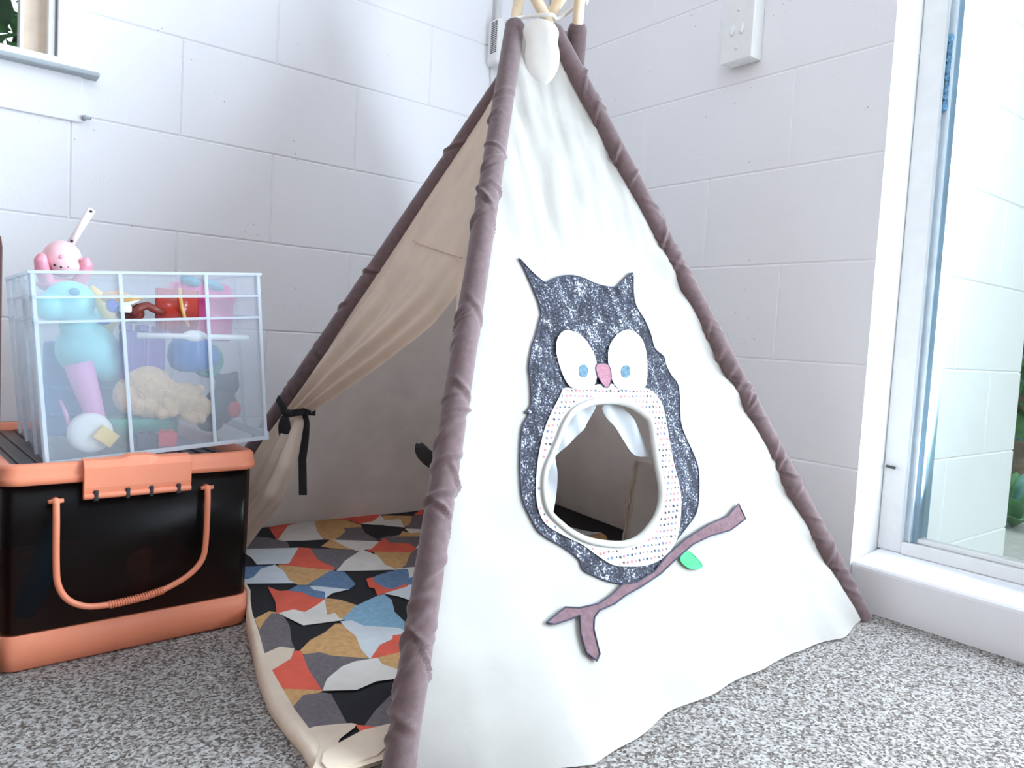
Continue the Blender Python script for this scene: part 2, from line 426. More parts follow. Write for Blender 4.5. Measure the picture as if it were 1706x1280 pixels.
QUILT = [
('C',[(-0.8096,-0.1304),(-0.7893,-0.0750),(-0.7435,-0.0744),(-0.7641,-0.1268),(-0.8288,-0.2266)]),
('W',[(-0.8288,-0.2266),(-0.7671,-0.1346),(-0.7435,-0.0744),(-0.6895,-0.0960),(-0.7053,-0.1325),(-0.7310,-0.2067),(-0.7402,-0.2529),(-0.7857,-0.2413)]),
('T',[(-0.7018,-0.1245),(-0.6895,-0.0960),(-0.6508,-0.0818),(-0.6396,-0.1403),(-0.6224,-0.1943),(-0.6345,-0.2076),(-0.6685,-0.2068),(-0.6712,-0.2233),(-0.7008,-0.2534),(-0.7191,-0.2660),(-0.7381,-0.2538),(-0.7279,-0.1994)]),
('G',[(-0.6661,-0.1989),(-0.6281,-0.2056),(-0.6386,-0.2370),(-0.6397,-0.3004),(-0.6457,-0.3019),(-0.7248,-0.2676),(-0.7008,-0.2534),(-0.6723,-0.2228)]),
('C',[(-0.6518,-0.1257),(-0.6384,-0.0967),(-0.5208,-0.0913),(-0.5347,-0.1174),(-0.5791,-0.1744),(-0.6167,-0.1827),(-0.6281,-0.1449)]),
('W',[(-0.6167,-0.1827),(-0.5791,-0.1744),(-0.5425,-0.1348),(-0.5538,-0.1749),(-0.5138,-0.1813),(-0.5399,-0.2423),(-0.5774,-0.2082)]),
('T',[(-0.5387,-0.1414),(-0.4754,-0.1716),(-0.5128,-0.2253),(-0.5377,-0.2386),(-0.5138,-0.1813),(-0.5527,-0.1754)]),
('C',[(-0.4189,-0.0755),(-0.3624,-0.0738),(-0.4231,-0.1718),(-0.4693,-0.1638)]),
('G',[(-0.4754,-0.1716),(-0.4383,-0.1761),(-0.5002,-0.2772),(-0.5395,-0.2516),(-0.5059,-0.2186)]),
('K',[(-0.6205,-0.1904),(-0.5794,-0.2120),(-0.5439,-0.2543),(-0.5795,-0.2925),(-0.6380,-0.2970),(-0.6379,-0.2461)]),
('W',[(-0.5428,-0.2548),(-0.5047,-0.2798),(-0.5179,-0.2968),(-0.5514,-0.2914)]),
('T',[(-0.5588,-0.2706),(-0.5514,-0.2914),(-0.5179,-0.2968),(-0.5392,-0.3226),(-0.6028,-0.2954),(-0.5773,-0.2934)]),
('G',[(-0.6397,-0.3004),(-0.6092,-0.2926),(-0.5392,-0.3226),(-0.5911,-0.3820),(-0.5931,-0.3492),(-0.6248,-0.3354),(-0.6188,-0.3053)]),
('W',[(-0.5929,-0.3851),(-0.5554,-0.3493),(-0.5804,-0.3907)]),
('G',[(-0.6015,-0.3929),(-0.5776,-0.4036),(-0.6555,-0.4907),(-0.6873,-0.4792),(-0.6641,-0.4595),(-0.6268,-0.4119)]),
('T',[(-0.6812,-0.3650),(-0.5989,-0.3863),(-0.6268,-0.4119),(-0.6672,-0.4649),(-0.6940,-0.4827),(-0.7019,-0.4757),(-0.6943,-0.4176)]),
('C',[(-0.6212,-0.3000),(-0.6290,-0.3336),(-0.5928,-0.3534),(-0.5958,-0.3877),(-0.6178,-0.4009),(-0.6948,-0.3627),(-0.6574,-0.3291)]),
('W',[(-0.7279,-0.2663),(-0.6447,-0.3146),(-0.6808,-0.3500),(-0.7111,-0.3517),(-0.7239,-0.3078)]),
('T',[(-0.7627,-0.2984),(-0.7274,-0.2625),(-0.7279,-0.2903),(-0.7200,-0.3402),(-0.7503,-0.3130)]),
('G',[(-0.8970,-0.1692),(-0.8715,-0.1802),(-0.8416,-0.2051),(-0.8179,-0.2431),(-0.8259,-0.2781),(-0.8965,-0.2542),(-0.9207,-0.2434)]),
('L',[(-0.9158,-0.2544),(-0.9005,-0.2597),(-0.8078,-0.2898),(-0.8584,-0.3664),(-0.9121,-0.3482),(-0.9079,-0.3062)]),
('G',[(-0.7917,-0.3007),(-0.7175,-0.3450),(-0.7181,-0.3560),(-0.7563,-0.3962),(-0.7962,-0.4381),(-0.7960,-0.4186),(-0.8044,-0.3879),(-0.8055,-0.3598)]),
('T',[(-0.8806,-0.3694),(-0.8100,-0.4252),(-0.8034,-0.4347),(-0.8412,-0.4669),(-0.8654,-0.4850),(-0.8854,-0.4753),(-0.8909,-0.4491),(-0.8851,-0.4028)]),
('C',[(-0.8078,-0.2898),(-0.7927,-0.3003),(-0.8062,-0.3665),(-0.8038,-0.3916),(-0.7960,-0.4186),(-0.8016,-0.4356),(-0.8100,-0.4252),(-0.8778,-0.3674),(-0.8586,-0.3696)]),
('W',[(-0.7956,-0.4416),(-0.7577,-0.3991),(-0.7016,-0.3521),(-0.6913,-0.3938),(-0.7034,-0.4481),(-0.6959,-0.4818),(-0.7660,-0.4536)]),
('B',[(-0.9465,-0.3485),(-0.9336,-0.3578),(-0.8958,-0.3656),(-0.9249,-0.3903),(-0.9417,-0.4159),(-0.9533,-0.4162),(-0.9673,-0.4125)]),
('L',[(-0.9723,-0.4276),(-0.9608,-0.4156),(-0.9558,-0.4180),(-0.9408,-0.4133),(-0.9140,-0.3765),(-0.8877,-0.3661),(-0.8868,-0.4020),(-0.8953,-0.4500),(-0.8901,-0.4672),(-0.9609,-0.4331)]),
('B',[(-0.8687,-0.4834),(-0.8401,-0.4644),(-0.8076,-0.4392),(-0.7904,-0.4537),(-0.7992,-0.5169),(-0.8207,-0.5354),(-0.8549,-0.5074)]),
('L',[(-0.8751,-0.4890),(-0.8549,-0.5074),(-0.8207,-0.5354),(-0.8520,-0.5369),(-0.8717,-0.5544),(-0.8634,-0.5313),(-0.8774,-0.5133)]),
('C',[(-0.9361,-0.4679),(-0.9278,-0.4942),(-0.9109,-0.4997),(-0.8933,-0.5139),(-0.8858,-0.5420),(-0.8736,-0.5587),(-0.8943,-0.5795),(-0.9239,-0.5968),(-0.9363,-0.5782),(-0.9620,-0.5798),(-0.9454,-0.5334)]),
('B',[(-0.9108,-0.4970),(-0.8884,-0.4825),(-0.8751,-0.4890),(-0.8758,-0.5141),(-0.8624,-0.5290),(-0.8735,-0.5562),(-0.8848,-0.5398),(-0.8924,-0.5116)]),
('W',[(-0.9590,-0.5813),(-0.9363,-0.5782),(-0.9239,-0.5968),(-0.8943,-0.5795),(-0.8746,-0.5609),(-0.8930,-0.6149),(-0.8798,-0.6168),(-0.8841,-0.6481),(-0.9429,-0.6384)]),
('T',[(-0.8711,-0.5573),(-0.8548,-0.5734),(-0.8394,-0.6071),(-0.8775,-0.6420),(-0.8829,-0.6416),(-0.8805,-0.6164),(-0.8948,-0.6188)]),
('L2',[(-0.8826,-0.6489),(-0.8414,-0.6112),(-0.7915,-0.5887),(-0.7769,-0.5850),(-0.7786,-0.6114),(-0.7990,-0.6578),(-0.8053,-0.7166),(-0.8183,-0.7324),(-0.8418,-0.7022),(-0.8722,-0.6886),(-0.8739,-0.6580)]),
('W',[(-0.6907,-0.4810),(-0.6540,-0.4881),(-0.6930,-0.5501),(-0.6936,-0.5312),(-0.6875,-0.5086),(-0.6843,-0.4906)]),
('L',[(-0.7734,-0.5784),(-0.6969,-0.5604),(-0.7194,-0.6133),(-0.7451,-0.6308),(-0.7558,-0.6009)]),
('C',[(-0.7666,-0.5056),(-0.7512,-0.5037),(-0.7575,-0.5489),(-0.7423,-0.5651),(-0.7129,-0.5527),(-0.7209,-0.5667),(-0.7630,-0.5750),(-0.7864,-0.5831),(-0.7745,-0.5523),(-0.7806,-0.5435)]),
('B',[(-0.7512,-0.5037),(-0.6828,-0.4880),(-0.6866,-0.5091),(-0.7119,-0.5471),(-0.7487,-0.5648),(-0.7575,-0.5489)]),
('B',[(-0.7102,-0.5479),(-0.6881,-0.5338),(-0.6986,-0.5595),(-0.7152,-0.5606)]),
('T',[(-0.9982,-0.5865),(-0.9723,-0.5708),(-0.9649,-0.5773),(-1.0082,-0.6311)]),
('G',[(-1.0096,-0.6351),(-0.9907,-0.6057),(-0.9707,-0.5797),(-0.9600,-0.5904),(-0.9668,-0.6331),(-0.9845,-0.6856),(-0.9880,-0.7104),(-1.0044,-0.6973),(-1.0279,-0.7041)]),
('T',[(-0.9871,-0.7260),(-0.9548,-0.6968),(-0.9252,-0.6818),(-0.8995,-0.6605),(-0.8913,-0.6647),(-0.8942,-0.7004),(-0.8937,-0.7198),(-0.9099,-0.7869),(-0.9519,-0.7578),(-0.9628,-0.7413)]),
('L',[(-0.8883,-0.6560),(-0.8748,-0.6604),(-0.8673,-0.6873),(-0.8224,-0.7183),(-0.8214,-0.7411),(-0.8458,-0.7451),(-0.8734,-0.7583),(-0.9068,-0.7865),(-0.9021,-0.7565),(-0.8892,-0.7127),(-0.8899,-0.6831)]),
('C',[(-0.9045,-0.7877),(-0.8734,-0.7583),(-0.8470,-0.7492),(-0.8409,-0.7381),(-0.8189,-0.7424),(-0.8314,-0.7853),(-0.8519,-0.7923)]),
('T',[(-0.8994,-0.7926),(-0.8519,-0.7923),(-0.8527,-0.8179),(-0.8853,-0.8570),(-0.8954,-0.8515),(-0.8910,-0.8301),(-0.9035,-0.8111)]),
('G',[(-0.9871,-0.7346),(-0.9621,-0.7395),(-0.9519,-0.7578),(-0.9099,-0.7869),(-0.9384,-0.7880),(-0.9661,-0.8046),(-0.9828,-0.8183),(-0.9986,-0.8385),(-1.0014,-0.8334),(-0.9969,-0.7877)]),
('W',[(-0.9986,-0.8385),(-0.9814,-0.8153),(-0.9503,-0.7936),(-0.9296,-0.7887),(-0.8994,-0.7926),(-0.9035,-0.8111),(-0.8927,-0.8332),(-0.8979,-0.8559),(-0.9301,-0.8475),(-0.9623,-0.8553)]),
('C',[(-1.0373,-0.7577),(-1.0050,-0.7353),(-0.9938,-0.7160),(-0.9842,-0.7233),(-0.9971,-0.7759),(-1.0026,-0.8363),(-1.0425,-0.8104)]),
('T',[(-1.0430,-0.8119),(-1.0019,-0.8385),(-1.0129,-0.8410),(-1.0330,-0.8468),(-1.0476,-0.8616)]),
('G',[(-1.0476,-0.8616),(-1.0257,-0.8407),(-1.0050,-0.8455),(-0.9983,-0.8527),(-1.0102,-0.9269),(-1.0332,-0.9166),(-1.0507,-0.9153)]),
('G',[(-0.9893,-0.9390),(-0.9629,-0.9165),(-0.9174,-0.8841),(-0.9112,-0.9018),(-0.9557,-0.9553),(-0.9843,-0.9479)]),
('E',[(-1.0298,-0.7094),(-1.0029,-0.6981),(-0.9902,-0.7114),(-1.0050,-0.7353),(-1.0335,-0.7520),(-1.0387,-0.7570),(-1.0357,-0.7350)]),
('E',[(-1.0526,-0.9127),(-1.0455,-0.9169),(-1.0277,-0.9345),(-1.0378,-0.9598),(-1.0454,-0.9635),(-1.0574,-0.9710),(-1.0747,-0.9851),(-1.0749,-0.9593)]),
('E',[(-1.0501,-0.9156),(-1.0259,-0.9208),(-1.0016,-0.9318),(-1.0305,-0.9473),(-1.0444,-0.9614),(-1.0567,-0.9431)]),
('C',[(-0.9997,-0.9344),(-0.9843,-0.9479),(-1.0012,-0.9500)])]
QUILT_OUT = [(-0.9754,-0.4708),(-0.9878,-0.5122),(-1.0042,-0.5626),(-1.0275,-0.6582),(-1.0510,-0.7502),(-1.0650,-0.8287),(-1.0684,-0.8932),(-1.0676,-0.9312),(-1.0730,-0.9811),(-1.0766,-1.0083)]
QUILT_IN = [(-0.9691,-0.4739),(-0.9830,-0.5147),(-0.9977,-0.5659),(-1.0105,-0.6299),(-1.0286,-0.7058),(-1.0373,-0.7577),(-1.0436,-0.8133),(-1.0491,-0.8672),(-1.0507,-0.9153),(-1.0540,-0.9502),(-1.0637,-0.9916)]
QUILT_FLAP = [(-1.0739,-0.9831),(-1.0570,-0.9686),(-1.0434,-0.9625),(-1.0014,-0.9504),(-0.9632,-0.9540),(-0.9572,-0.9726),(-1.0085,-1.0493),(-1.0788,-1.0070)]

# ---------------------------------------------------------------- helpers


class MB:
    """collects shapes into one mesh"""

    def __init__(self):
        self.v, self.f, self.s, self.mi = [], [], [], []

    def add(self, vs, fs, smooth=True, mi=0):
        o = len(self.v)
        self.v += [Vector(p) for p in vs]
        self.f += [tuple(i + o for i in f) for f in fs]
        self.s += [smooth] * len(fs)
        self.mi += [mi] * len(fs)
        return self

    def box(self, lo, hi, mi=0, mat=None):
        (a, b, c), (d, e, g) = lo, hi
        vs = [Vector(p) for p in ((a, b, c), (d, b, c), (d, e, c), (a, e, c), (a, b, g), (d, b, g), (d, e, g), (a, e, g))]
        if mat is not None:
            vs = [mat @ p for p in vs]
        return self.add(vs, [(0, 3, 2, 1), (4, 5, 6, 7), (0, 1, 5, 4), (1, 2, 6, 5), (2, 3, 7, 6), (3, 0, 4, 7)], False, mi)

    def rings(self, rings, closed=True, cap=True, smooth=True, mi=0):
        n = len(rings[0])
        vs = [p for r in rings for p in r]
        fs = []
        for i in range(len(rings) - 1):
            for j in range(n if closed else n - 1):
                k = (j + 1) % n
                fs.append((i * n + j, i * n + k, (i + 1) * n + k, (i + 1) * n + j))
        if cap and closed:
            fs.append(tuple(range(n))[::-1])
            fs.append(tuple((len(rings) - 1) * n + j for j in range(n)))
        return self.add(vs, fs, smooth, mi)

    def tube(self, pts, r, n=12, mi=0, loop=False, flat=1.0, side=None):
        pts = [Vector(p) for p in pts]
        rs = r if isinstance(r, (list, tuple)) else [r] * len(pts)
        rings, prev = [], None
        m = len(pts)
        for i, p in enumerate(pts):
            if loop:
                t = pts[(i + 1) % m] - pts[i - 1]
            else:
                t = pts[min(i + 1, m - 1)] - pts[max(i - 1, 0)]
            t.normalize()
            a = prev if prev is not None else (Vector(side) if side else (Vector((0, 0, 1)) if abs(t.z) < 0.9 else Vector((1, 0, 0))))
            a = (a - t * a.dot(t)).normalized()
            b = t.cross(a)
            prev = a
            rings.append([p + (a * math.cos(2 * PI * j / n) + b * math.sin(2 * PI * j / n) * flat) * rs[i] for j in range(n)])
        if loop:
            rings.append(rings[0])
        return self.rings(rings, cap=not loop, mi=mi)

    def ell(self, c, r, nu=20, nv=12, rot=None, mi=0):
        c = Vector(c)
        R = rot if rot is not None else Matrix.Identity(3)
        vs, fs = [], []
        for i in range(nv + 1):
            th = PI * i / nv
            for j in range(nu):
                ph = 2 * PI * j / nu
                vs.append(c + R @ Vector((r[0] * math.sin(th) * math.cos(ph), r[1] * math.sin(th) * math.sin(ph), r[2] * math.cos(th))))
        for i in range(nv):
            for j in range(nu):
                k = (j + 1) % nu
                fs.append((i * nu + j, (i + 1) * nu + j, (i + 1) * nu + k, i * nu + k))
        return self.add(vs, fs, True, mi)

    def cyl(self, a, b, ra, rb=None, n=24, mi=0):
        return self.tube([a, b], [ra, ra if rb is None else rb], n, mi)

    def build(self, name, mats, parent=None, bevel=0, remesh=0, solid=0, merge=False, seg=2):
        me = bpy.data.meshes.new(name)
        off = Vector((0, 0, 0))
        p = parent
        while p is not None:
            off += p.location
            p = p.parent
        me.from_pydata([v - off for v in self.v], [], self.f)
        me.polygons.foreach_set('use_smooth', self.s)
        me.polygons.foreach_set('material_index', self.mi)
        for m in (mats if isinstance(mats, (list, tuple)) else [mats]):
            me.materials.append(MAT[m])
        bm = bmesh.new()
        bm.from_mesh(me)
        if merge:
            bmesh.ops.remove_doubles(bm, verts=bm.verts, dist=1e-5)
        bmesh.ops.recalc_face_normals(bm, faces=bm.faces)
        bm.to_mesh(me)
        bm.free()
        me.update()
        o = bpy.data.objects.new(name, me)
        COL.objects.link(o)
        if parent is not None:
            o.parent = parent
        if remesh:
            md = o.modifiers.new('remesh', 'REMESH')
            md.mode = 'VOXEL'
            md.voxel_size = remesh
            md.use_smooth_shade = True
            sm = o.modifiers.new('smooth', 'SMOOTH')
            sm.iterations = 6
        if bevel:
            md = o.modifiers.new('bevel', 'BEVEL')
            md.width = bevel
            md.segments = seg
            md.limit_method = 'ANGLE'
        if solid:
            md = o.modifiers.new('solid', 'SOLIDIFY')
            md.thickness = solid
            md.offset = 0
        return o


def tag(o, label, cat, group=None):
    o['label'] = label
    o['category'] = cat
    if group:
        o['group'] = group
    return o


def thing(name, label, cat, loc, group=None):
    o = bpy.data.objects.new(name, None)
    COL.objects.link(o)
    o.location = loc
    o.empty_display_size = 0.05
    return tag(o, label, cat, group)


def struct(o):
    o['kind'] = 'structure'
    return o


def inside(p, poly):
    x, y = p
    r = False
    n = len(poly)
    for i in range(n):
        x1, y1 = poly[i]
        x2, y2 = poly[i - 1]
        if (y1 > y) != (y2 > y) and x < (x2 - x1) * (y - y1) / (y2 - y1) + x1:
            r = not r
    return r


def smooth_loop(poly, sub=4):
    """closed Catmull-Rom through the outline"""
    out, n = [], len(poly)
    P = [Vector(p) for p in poly]
    for i in range(n):
        a, b, c, d = P[i - 1], P[i], P[(i + 1) % n], P[(i + 2) % n]
        for k in range(sub):
            t = k / sub
            out.append(tuple(0.5 * ((2 * b) + (c - a) * t + (2 * a - 5 * b + 4 * c - d) * t * t + (3 * b - a - 3 * c + d) * t ** 3)))
    return out


def fill(outline, holes=(), step=0.012):
    """triangulate a flat region with a fine inner grid"""
    vs = [Vector(p) for p in outline]
    n = len(vs)
    es = [(i, (i + 1) % n) for i in range(n)]
    for h in holes:
        o = len(vs)
        vs += [Vector(p) for p in h]
        es += [(o + i, o + (i + 1) % len(h)) for i in range(len(h))]
    bd = list(vs)
    xs = [p[0] for p in outline]
    ys = [p[1] for p in outline]
    x = min(xs) + step / 2
    while x < max(xs):
        y = min(ys) + step / 2
        while y < max(ys):
            p = Vector((x + 0.0007 * math.sin(y * 900), y + 0.0005 * math.sin(x * 700)))
            if inside(p, outline) and not any(inside(p, h) for h in holes) and all((p - b).length > step * 0.45 for b in bd):
                vs.append(p)
            y += step
        x += step
    r = delaunay_2d_cdt(vs, es, [], 0, 1e-6)
    tris = []
    for f in r[2]:
        c = sum((r[0][i] for i in f), Vector((0, 0))) / len(f)
        if inside(c, outline) and not any(inside(c, h) for h in holes):
            tris.append(tuple(f))
    return [tuple(p) for p in r[0]], tris


# ---------------------------------------------------------------- the room
Z1 = 1.0643


def block_wall(name, u0, u1, z0, z1, vj, to3, regions, depth, vdepth, mat, extra=None):
    """running-bond wall face: every block face stands proud of its joints"""
    mb = MB()
    n0 = int(math.floor((z0 - 0.0643) / 0.2))
    n1 = int(math.ceil((z1 - 0.0643) / 0.2))
    g = 0.0032
    for n in range(n0, n1 + 1):
        zt, zb = 0.0643 + 0.2 * n, 0.0643 + 0.2 * (n - 1)
        off = vj + (0.0 if n % 2 else 0.2)
        k = int(math.floor((u0 - off) / 0.4))
        while off + 0.4 * k < u1:
            a, b = off + 0.4 * k, off + 0.4 * (k + 1)
            for (ru0, ru1, rz0, rz1) in regions:
                A, B, Cc, D = max(a, ru0), min(b, ru1), max(zb, rz0), min(zt, rz1)
                if B - A < 0.008 or D - Cc < 0.008:
                    continue
                ia, ib = (g if A == a else 0), (g if B == b else 0)
                ic, idd = (g if Cc == zb else 0), (g if D == zt else 0)
                q = [(A, Cc), (B, Cc), (B, D), (A, D)]
                i = [(A + ia, Cc + ic), (B - ib, Cc + ic), (B - ib, D - idd), (A + ia, D - idd)]
                vs = [to3(x, z, depth) for x, z in q] + [to3(x, z, 0) for x, z in i]
                if vdepth < depth:
                    vs[0:4] = [to3(x, z, depth) for x, z in q]
                fs = [(4, 5, 6, 7)]
                for e, on in ((0, ic), (1, ib), (2, idd), (3, ia)):
                    if on:
                        fs.append((e, (e + 1) % 4, 4 + (e + 1) % 4, 4 + e))
                mb.add(vs, fs, False)
            k += 1
    if extra:
        for lo, hi in extra:
            mb.box(lo, hi)
    return struct(mb.build(name, mat))


# wall with the small high window (plane y = 0)
block_wall('wall_back', -3.0, 0.0, 0.0, 2.4, -0.9839, lambda u, z, d: (u, d, z),
           [(-1.166, 0.0, 0, 2.4), (-3.0, -1.166, 0, 0.851), (-3.0, -2.6, 0.851, 2.4), (-2.6, -1.166, 2.0, 2.4)], 0.0034, 0.0034, 'wall',
           [((-1.166, 0.0045, 0), (0.16, 0.16, 2.4)), ((-3.0, 0.0045, 0), (-1.166, 0.16, 0.88)),
            ((-3.0, 0.0045, 0.88), (-2.6, 0.16, 2.4)), ((-2.6, 0.0045, 2.0), (-1.166, 0.16, 2.4))])
# wall with the light switch (plane x = 0)
block_wall('wall_right', -1.006, 0.0, 0.0, 2.4, -0.8062, lambda u, z, d: (d, u, z),
           [(-1.006, 0.0, 0, 2.4)], 0.0016, 0.0008, 'wall', [((0.0022, -1.0055, 0), (0.16, 0.0, 2.4))])
# the same blockwork carried on outside as a wing wall (plane y = -1.006)
block_wall('wall_outside', 0.0, 0.79, -0.12, 2.7, -0.004, lambda u, z, d: (u, -1.006 + d, z),
           [(0.0, 0.79, -0.12, 2.7)], 0.003, 0.003, 'outside', [((0.16, -1.0025, -0.12), (0.79, -0.86, 2.7)), ((0.004, -1.0025, -0.12), (0.16, -0.995, 2.7))])

fl = MB()
fl.box((-3.0, -4.6, -0.05), (0.0, 0.0, 0.0))
struct(fl.build('floor', 'carpet'))
ce = MB()
ce.box((-3.0, -4.6, 2.4), (0.16, 0.16, 2.45))
struct(ce.build('ceiling', 'smooth'))
wl = MB()
wl.box((-3.15, -4.6, 0.0), (-3.0, 0.16, 2.4))
wl.box((-3.15, -4.75, 0.0), (0.15, -4.6, 2.4))
struct(wl.build('wall_left', 'timber'))  # unseen walls, boards toned warm to tint the bounced light
wr = MB()
wr.box((0.0, -3.5, 2.1), (0.15, -1.006, 2.4))
wr.box((0.0, -4.6, 0.0), (0.15, -3.5, 2.4))
struct(wr.build('wall_window', 'smooth'))

# low rounded ledge under the tall window
lg = MB()
lg.add([(0.0, -3.5, 0), (0.0, -3.5, 0.090), (0.10, -3.5, 0.101), (0.15, -3.5, 0.101), (0.15, -3.5, -0.1), (0, -3.5, -0.1),
        (0.0, -1.004, 0), (0.0, -1.004, 0.090), (0.10, -1.004, 0.101), (0.15, -1.004, 0.101), (0.15, -1.004, -0.1), (0, -1.004, -0.1)],
       [(0, 1, 7, 6), (1, 2, 8, 7), (2, 3, 9, 8), (3, 4, 10, 9), (4, 5, 11, 10), (5, 0, 6, 11), (5, 4, 3, 2, 1, 0), (6, 7, 8, 9, 10, 11)], False)
struct(lg.build('trim_1', 'smooth', bevel=0.012, seg=4))

# tall window: white timber jamb, aluminium channel, bottom rail, pane
w1 = bpy.data.objects.new('window_1', None)
COL.objects.link(w1)
w1.location = (0.12, -1.03, 0.1)
struct(w1)
j = MB()
j.box((0.100, -1.054, 0.101), (0.150, -1.0065, 2.1))
j.build('window_jamb', 'gloss_white', w1, bevel=0.003)
r_ = MB()
r_.box((0.096, -3.5, 0.101), (0.150, -1.054, 0.126))
r_.box((0.108, -3.5, 0.126), (0.135, -1.054, 0.136))
r_.build('window_rail', 'gloss_white', w1, bevel=0.003)
al = MB()
al.box((0.097, -1.0575, 0.127), (0.150, -1.0545, 2.1), 1)
al.box((0.104, -1.0665, 0.127), (0.150, -1.0575, 2.1), 1)
al.box((0.098, -1.0695, 0.127), (0.150, -1.0665, 2.1), 1)
al.box((0.106, -1.0790, 0.127), (0.150, -1.0695, 2.1), 0)
al.build('window_channel', ['alu', 'alu_light'], w1)
gp = MB()
gp.box((0.120, -3.5, 0.13), (0.124, -1.075, 2.1))
gp.build('window_pane', 'glass', w1)
ct = MB()
ct.tube([(0.100 + 0.0015 * math.sin(i * 1.9), -1.0625 + 0.0012 * math.cos(i * 2.3), 0.955 + 0.0035 * i) for i in range(37)],
        [0.0042 + 0.0008 * math.sin(i * 1.3) for i in range(37)], 10)
ct.ell((0.098, -1.063, 0.957), (0.006, 0.005, 0.008))
ct.ell((0.098, -1.063, 1.083), (0.006, 0.005, 0.008))
ct.build('window_catch', 'catch', w1)
pg = MB()
pg.tube([(0.096, -1.014, 0.268), (0.092, -1.022, 0.268), (0.094, -1.032, 0.267)], 0.0028, 8)
pg.build('window_peg', 'vent_dark', w1)

# small high window in the back wall
w2 = bpy.data.objects.new('window_2', None)
COL.objects.link(w2)
w2.location = (-1.2, 0.0, 0.95)
struct(w2)
a2 = MB()
a2.box((-1.2085, -0.008, 0.964), (-1.166, 0.05, 2.0))
a2.box((-2.6, -0.008, 0.944), (-1.166, 0.05, 0.9655))
a2.build('window_architrave', 'smooth', w2, bevel=0.002)
ap = MB()
ap.box((-2.6, -0.007, 0.851), (-1.166, 0.02, 0.944))
ap.build('window_apron', 'smooth', w2, bevel=0.002)
sl = MB()
sl.box((-2.6, -0.034, 0.937), (-1.140, 0.05, 0.9465))
sl.build('window_sill', 'grey_sill', w2, bevel=0.003)
fr = MB()
fr.box((-1.2230, 0.002, 0.9655), (-1.2125, 0.05, 2.0))
fr.box((-1.2685, 0.002, 0.9655), (-1.2620, 0.05, 2.0))
fr.box((-1.2125, 0.012, 0.9655), (-1.2085, 0.05, 2.0))
fr.build('window_frame', 'gloss_white', w2, bevel=0.001)
pp = MB()
pp.box((-1.2620, 0.030, 0.9655), (-1.2230, 0.036, 2.0))
pp.build('window_panel', 'peach', w2)
p2 = MB()
p2.box((-2.6, 0.030, 0.9655), (-1.2685, 0.034, 2.0))
p2.build('window_pane', 'glass', w2)


def leaf_cloud(centre, rad, count, size, seed):
    rnd = random.Random(seed)
    mb = MB()
    for _ in range(count):
        d = Vector((rnd.gauss(0, 1), rnd.gauss(0, 1), rnd.gauss(0, 1))).normalized() * (rnd.random() ** 0.4)
        p = Vector(centre) + Vector((d.x * rad[0], d.y * rad[1], d.z * rad[2]))
        a = Vector((rnd.uniform(-1, 1), rnd.uniform(-1, 1), rnd.uniform(-0.6, 0.6))).normalized()
        b = a.cross(Vector((rnd.uniform(-1, 1), rnd.uniform(-1, 1), rnd.uniform(-1, 1)))).normalized()
        c = a.cross(b) * 0.12
        s = size * rnd.uniform(0.6, 1.3)
        mb.add([p, p + (a * 0.35 + b * 0.28 + c) * s, p + (a * 0.75 + b * 0.2 + c) * s, p + a * s, p + (a * 0.75 - b * 0.2 + c) * s,
                p + (a * 0.35 - b * 0.28 + c) * s], [(0, 1, 2, 3), (0, 3, 4, 5)], True, rnd.randint(0, 1))
    return mb


# garden seen through the panes
gd = MB()
gd.box((0.0, -6.0, -0.2), (6.0, 4.0, -0.1))
gd.box((-3.5, 0.16, -0.2), (0.0, 4.0, -0.1))
struct(gd.build('ground', 'paving'))
bk = MB()
rows = []
for i in range(50):
    yy = -3.0 + i * 0.09
    rows.append([(2.6 + 0.22 * noise.noise((yy * 2.1, zz * 0.22, 3.1)) + 0.05 * zz * 0.3, yy, -0.12 + zz * 0.09) for zz in range(30)])
bk.rings(rows, closed=False)
struct(bk.build('garden_bank', 'soil', solid=0.05))
hb = thing('hedge', 'dark green leafy hedge outside behind the small high window pane', 'hedge', (-1.45, 0.95, -0.1))
leaf_cloud((-1.45, 0.95, 1.25), (0.7, 0.35, 1.3), 2600, 0.09, 5).build('foliage', ['hedge', 'leaf_b'], hb)
hs = MB()
for i in range(5):
    hs.tube([(-1.9 + 0.22 * i, 0.95, -0.12), (-1.88 + 0.22 * i, 0.95, 0.6), (-1.8 + 0.18 * i, 0.92, 1.4)], [0.018, 0.014, 0.006], 8)
hs.build('stem', 'darkwood', hb)
sb = thing('creeper_shrub', 'blue green creeper shrub outside beyond the end of the wing wall', 'shrub', (2.15, -0.62, -0.1))
leaf_cloud((2.15, -0.60, 0.75), (0.28, 0.45, 0.55), 800, 0.10, 11).build('foliage', ['leaf_a', 'leaf_b'], sb)
st = MB()
for i in range(7):
    x = 2.1 + 0.05 * math.sin(i * 2.1)
    st.tube([(x, -0.95 + 0.1 * i, -0.11), (x + 0.05, -0.93 + 0.1 * i, 0.3), (x + 0.02 * math.sin(i), -0.9 + 0.1 * i, 0.8)], [0.010, 0.008, 0.004], 8)
st.build('stem', 'twig', sb)
lp = thing('broad_leaf_plant', 'low broad leaved green plant outside at the foot of the creeper shrub', 'plant', (1.68, -0.72, -0.1))
lb = MB()
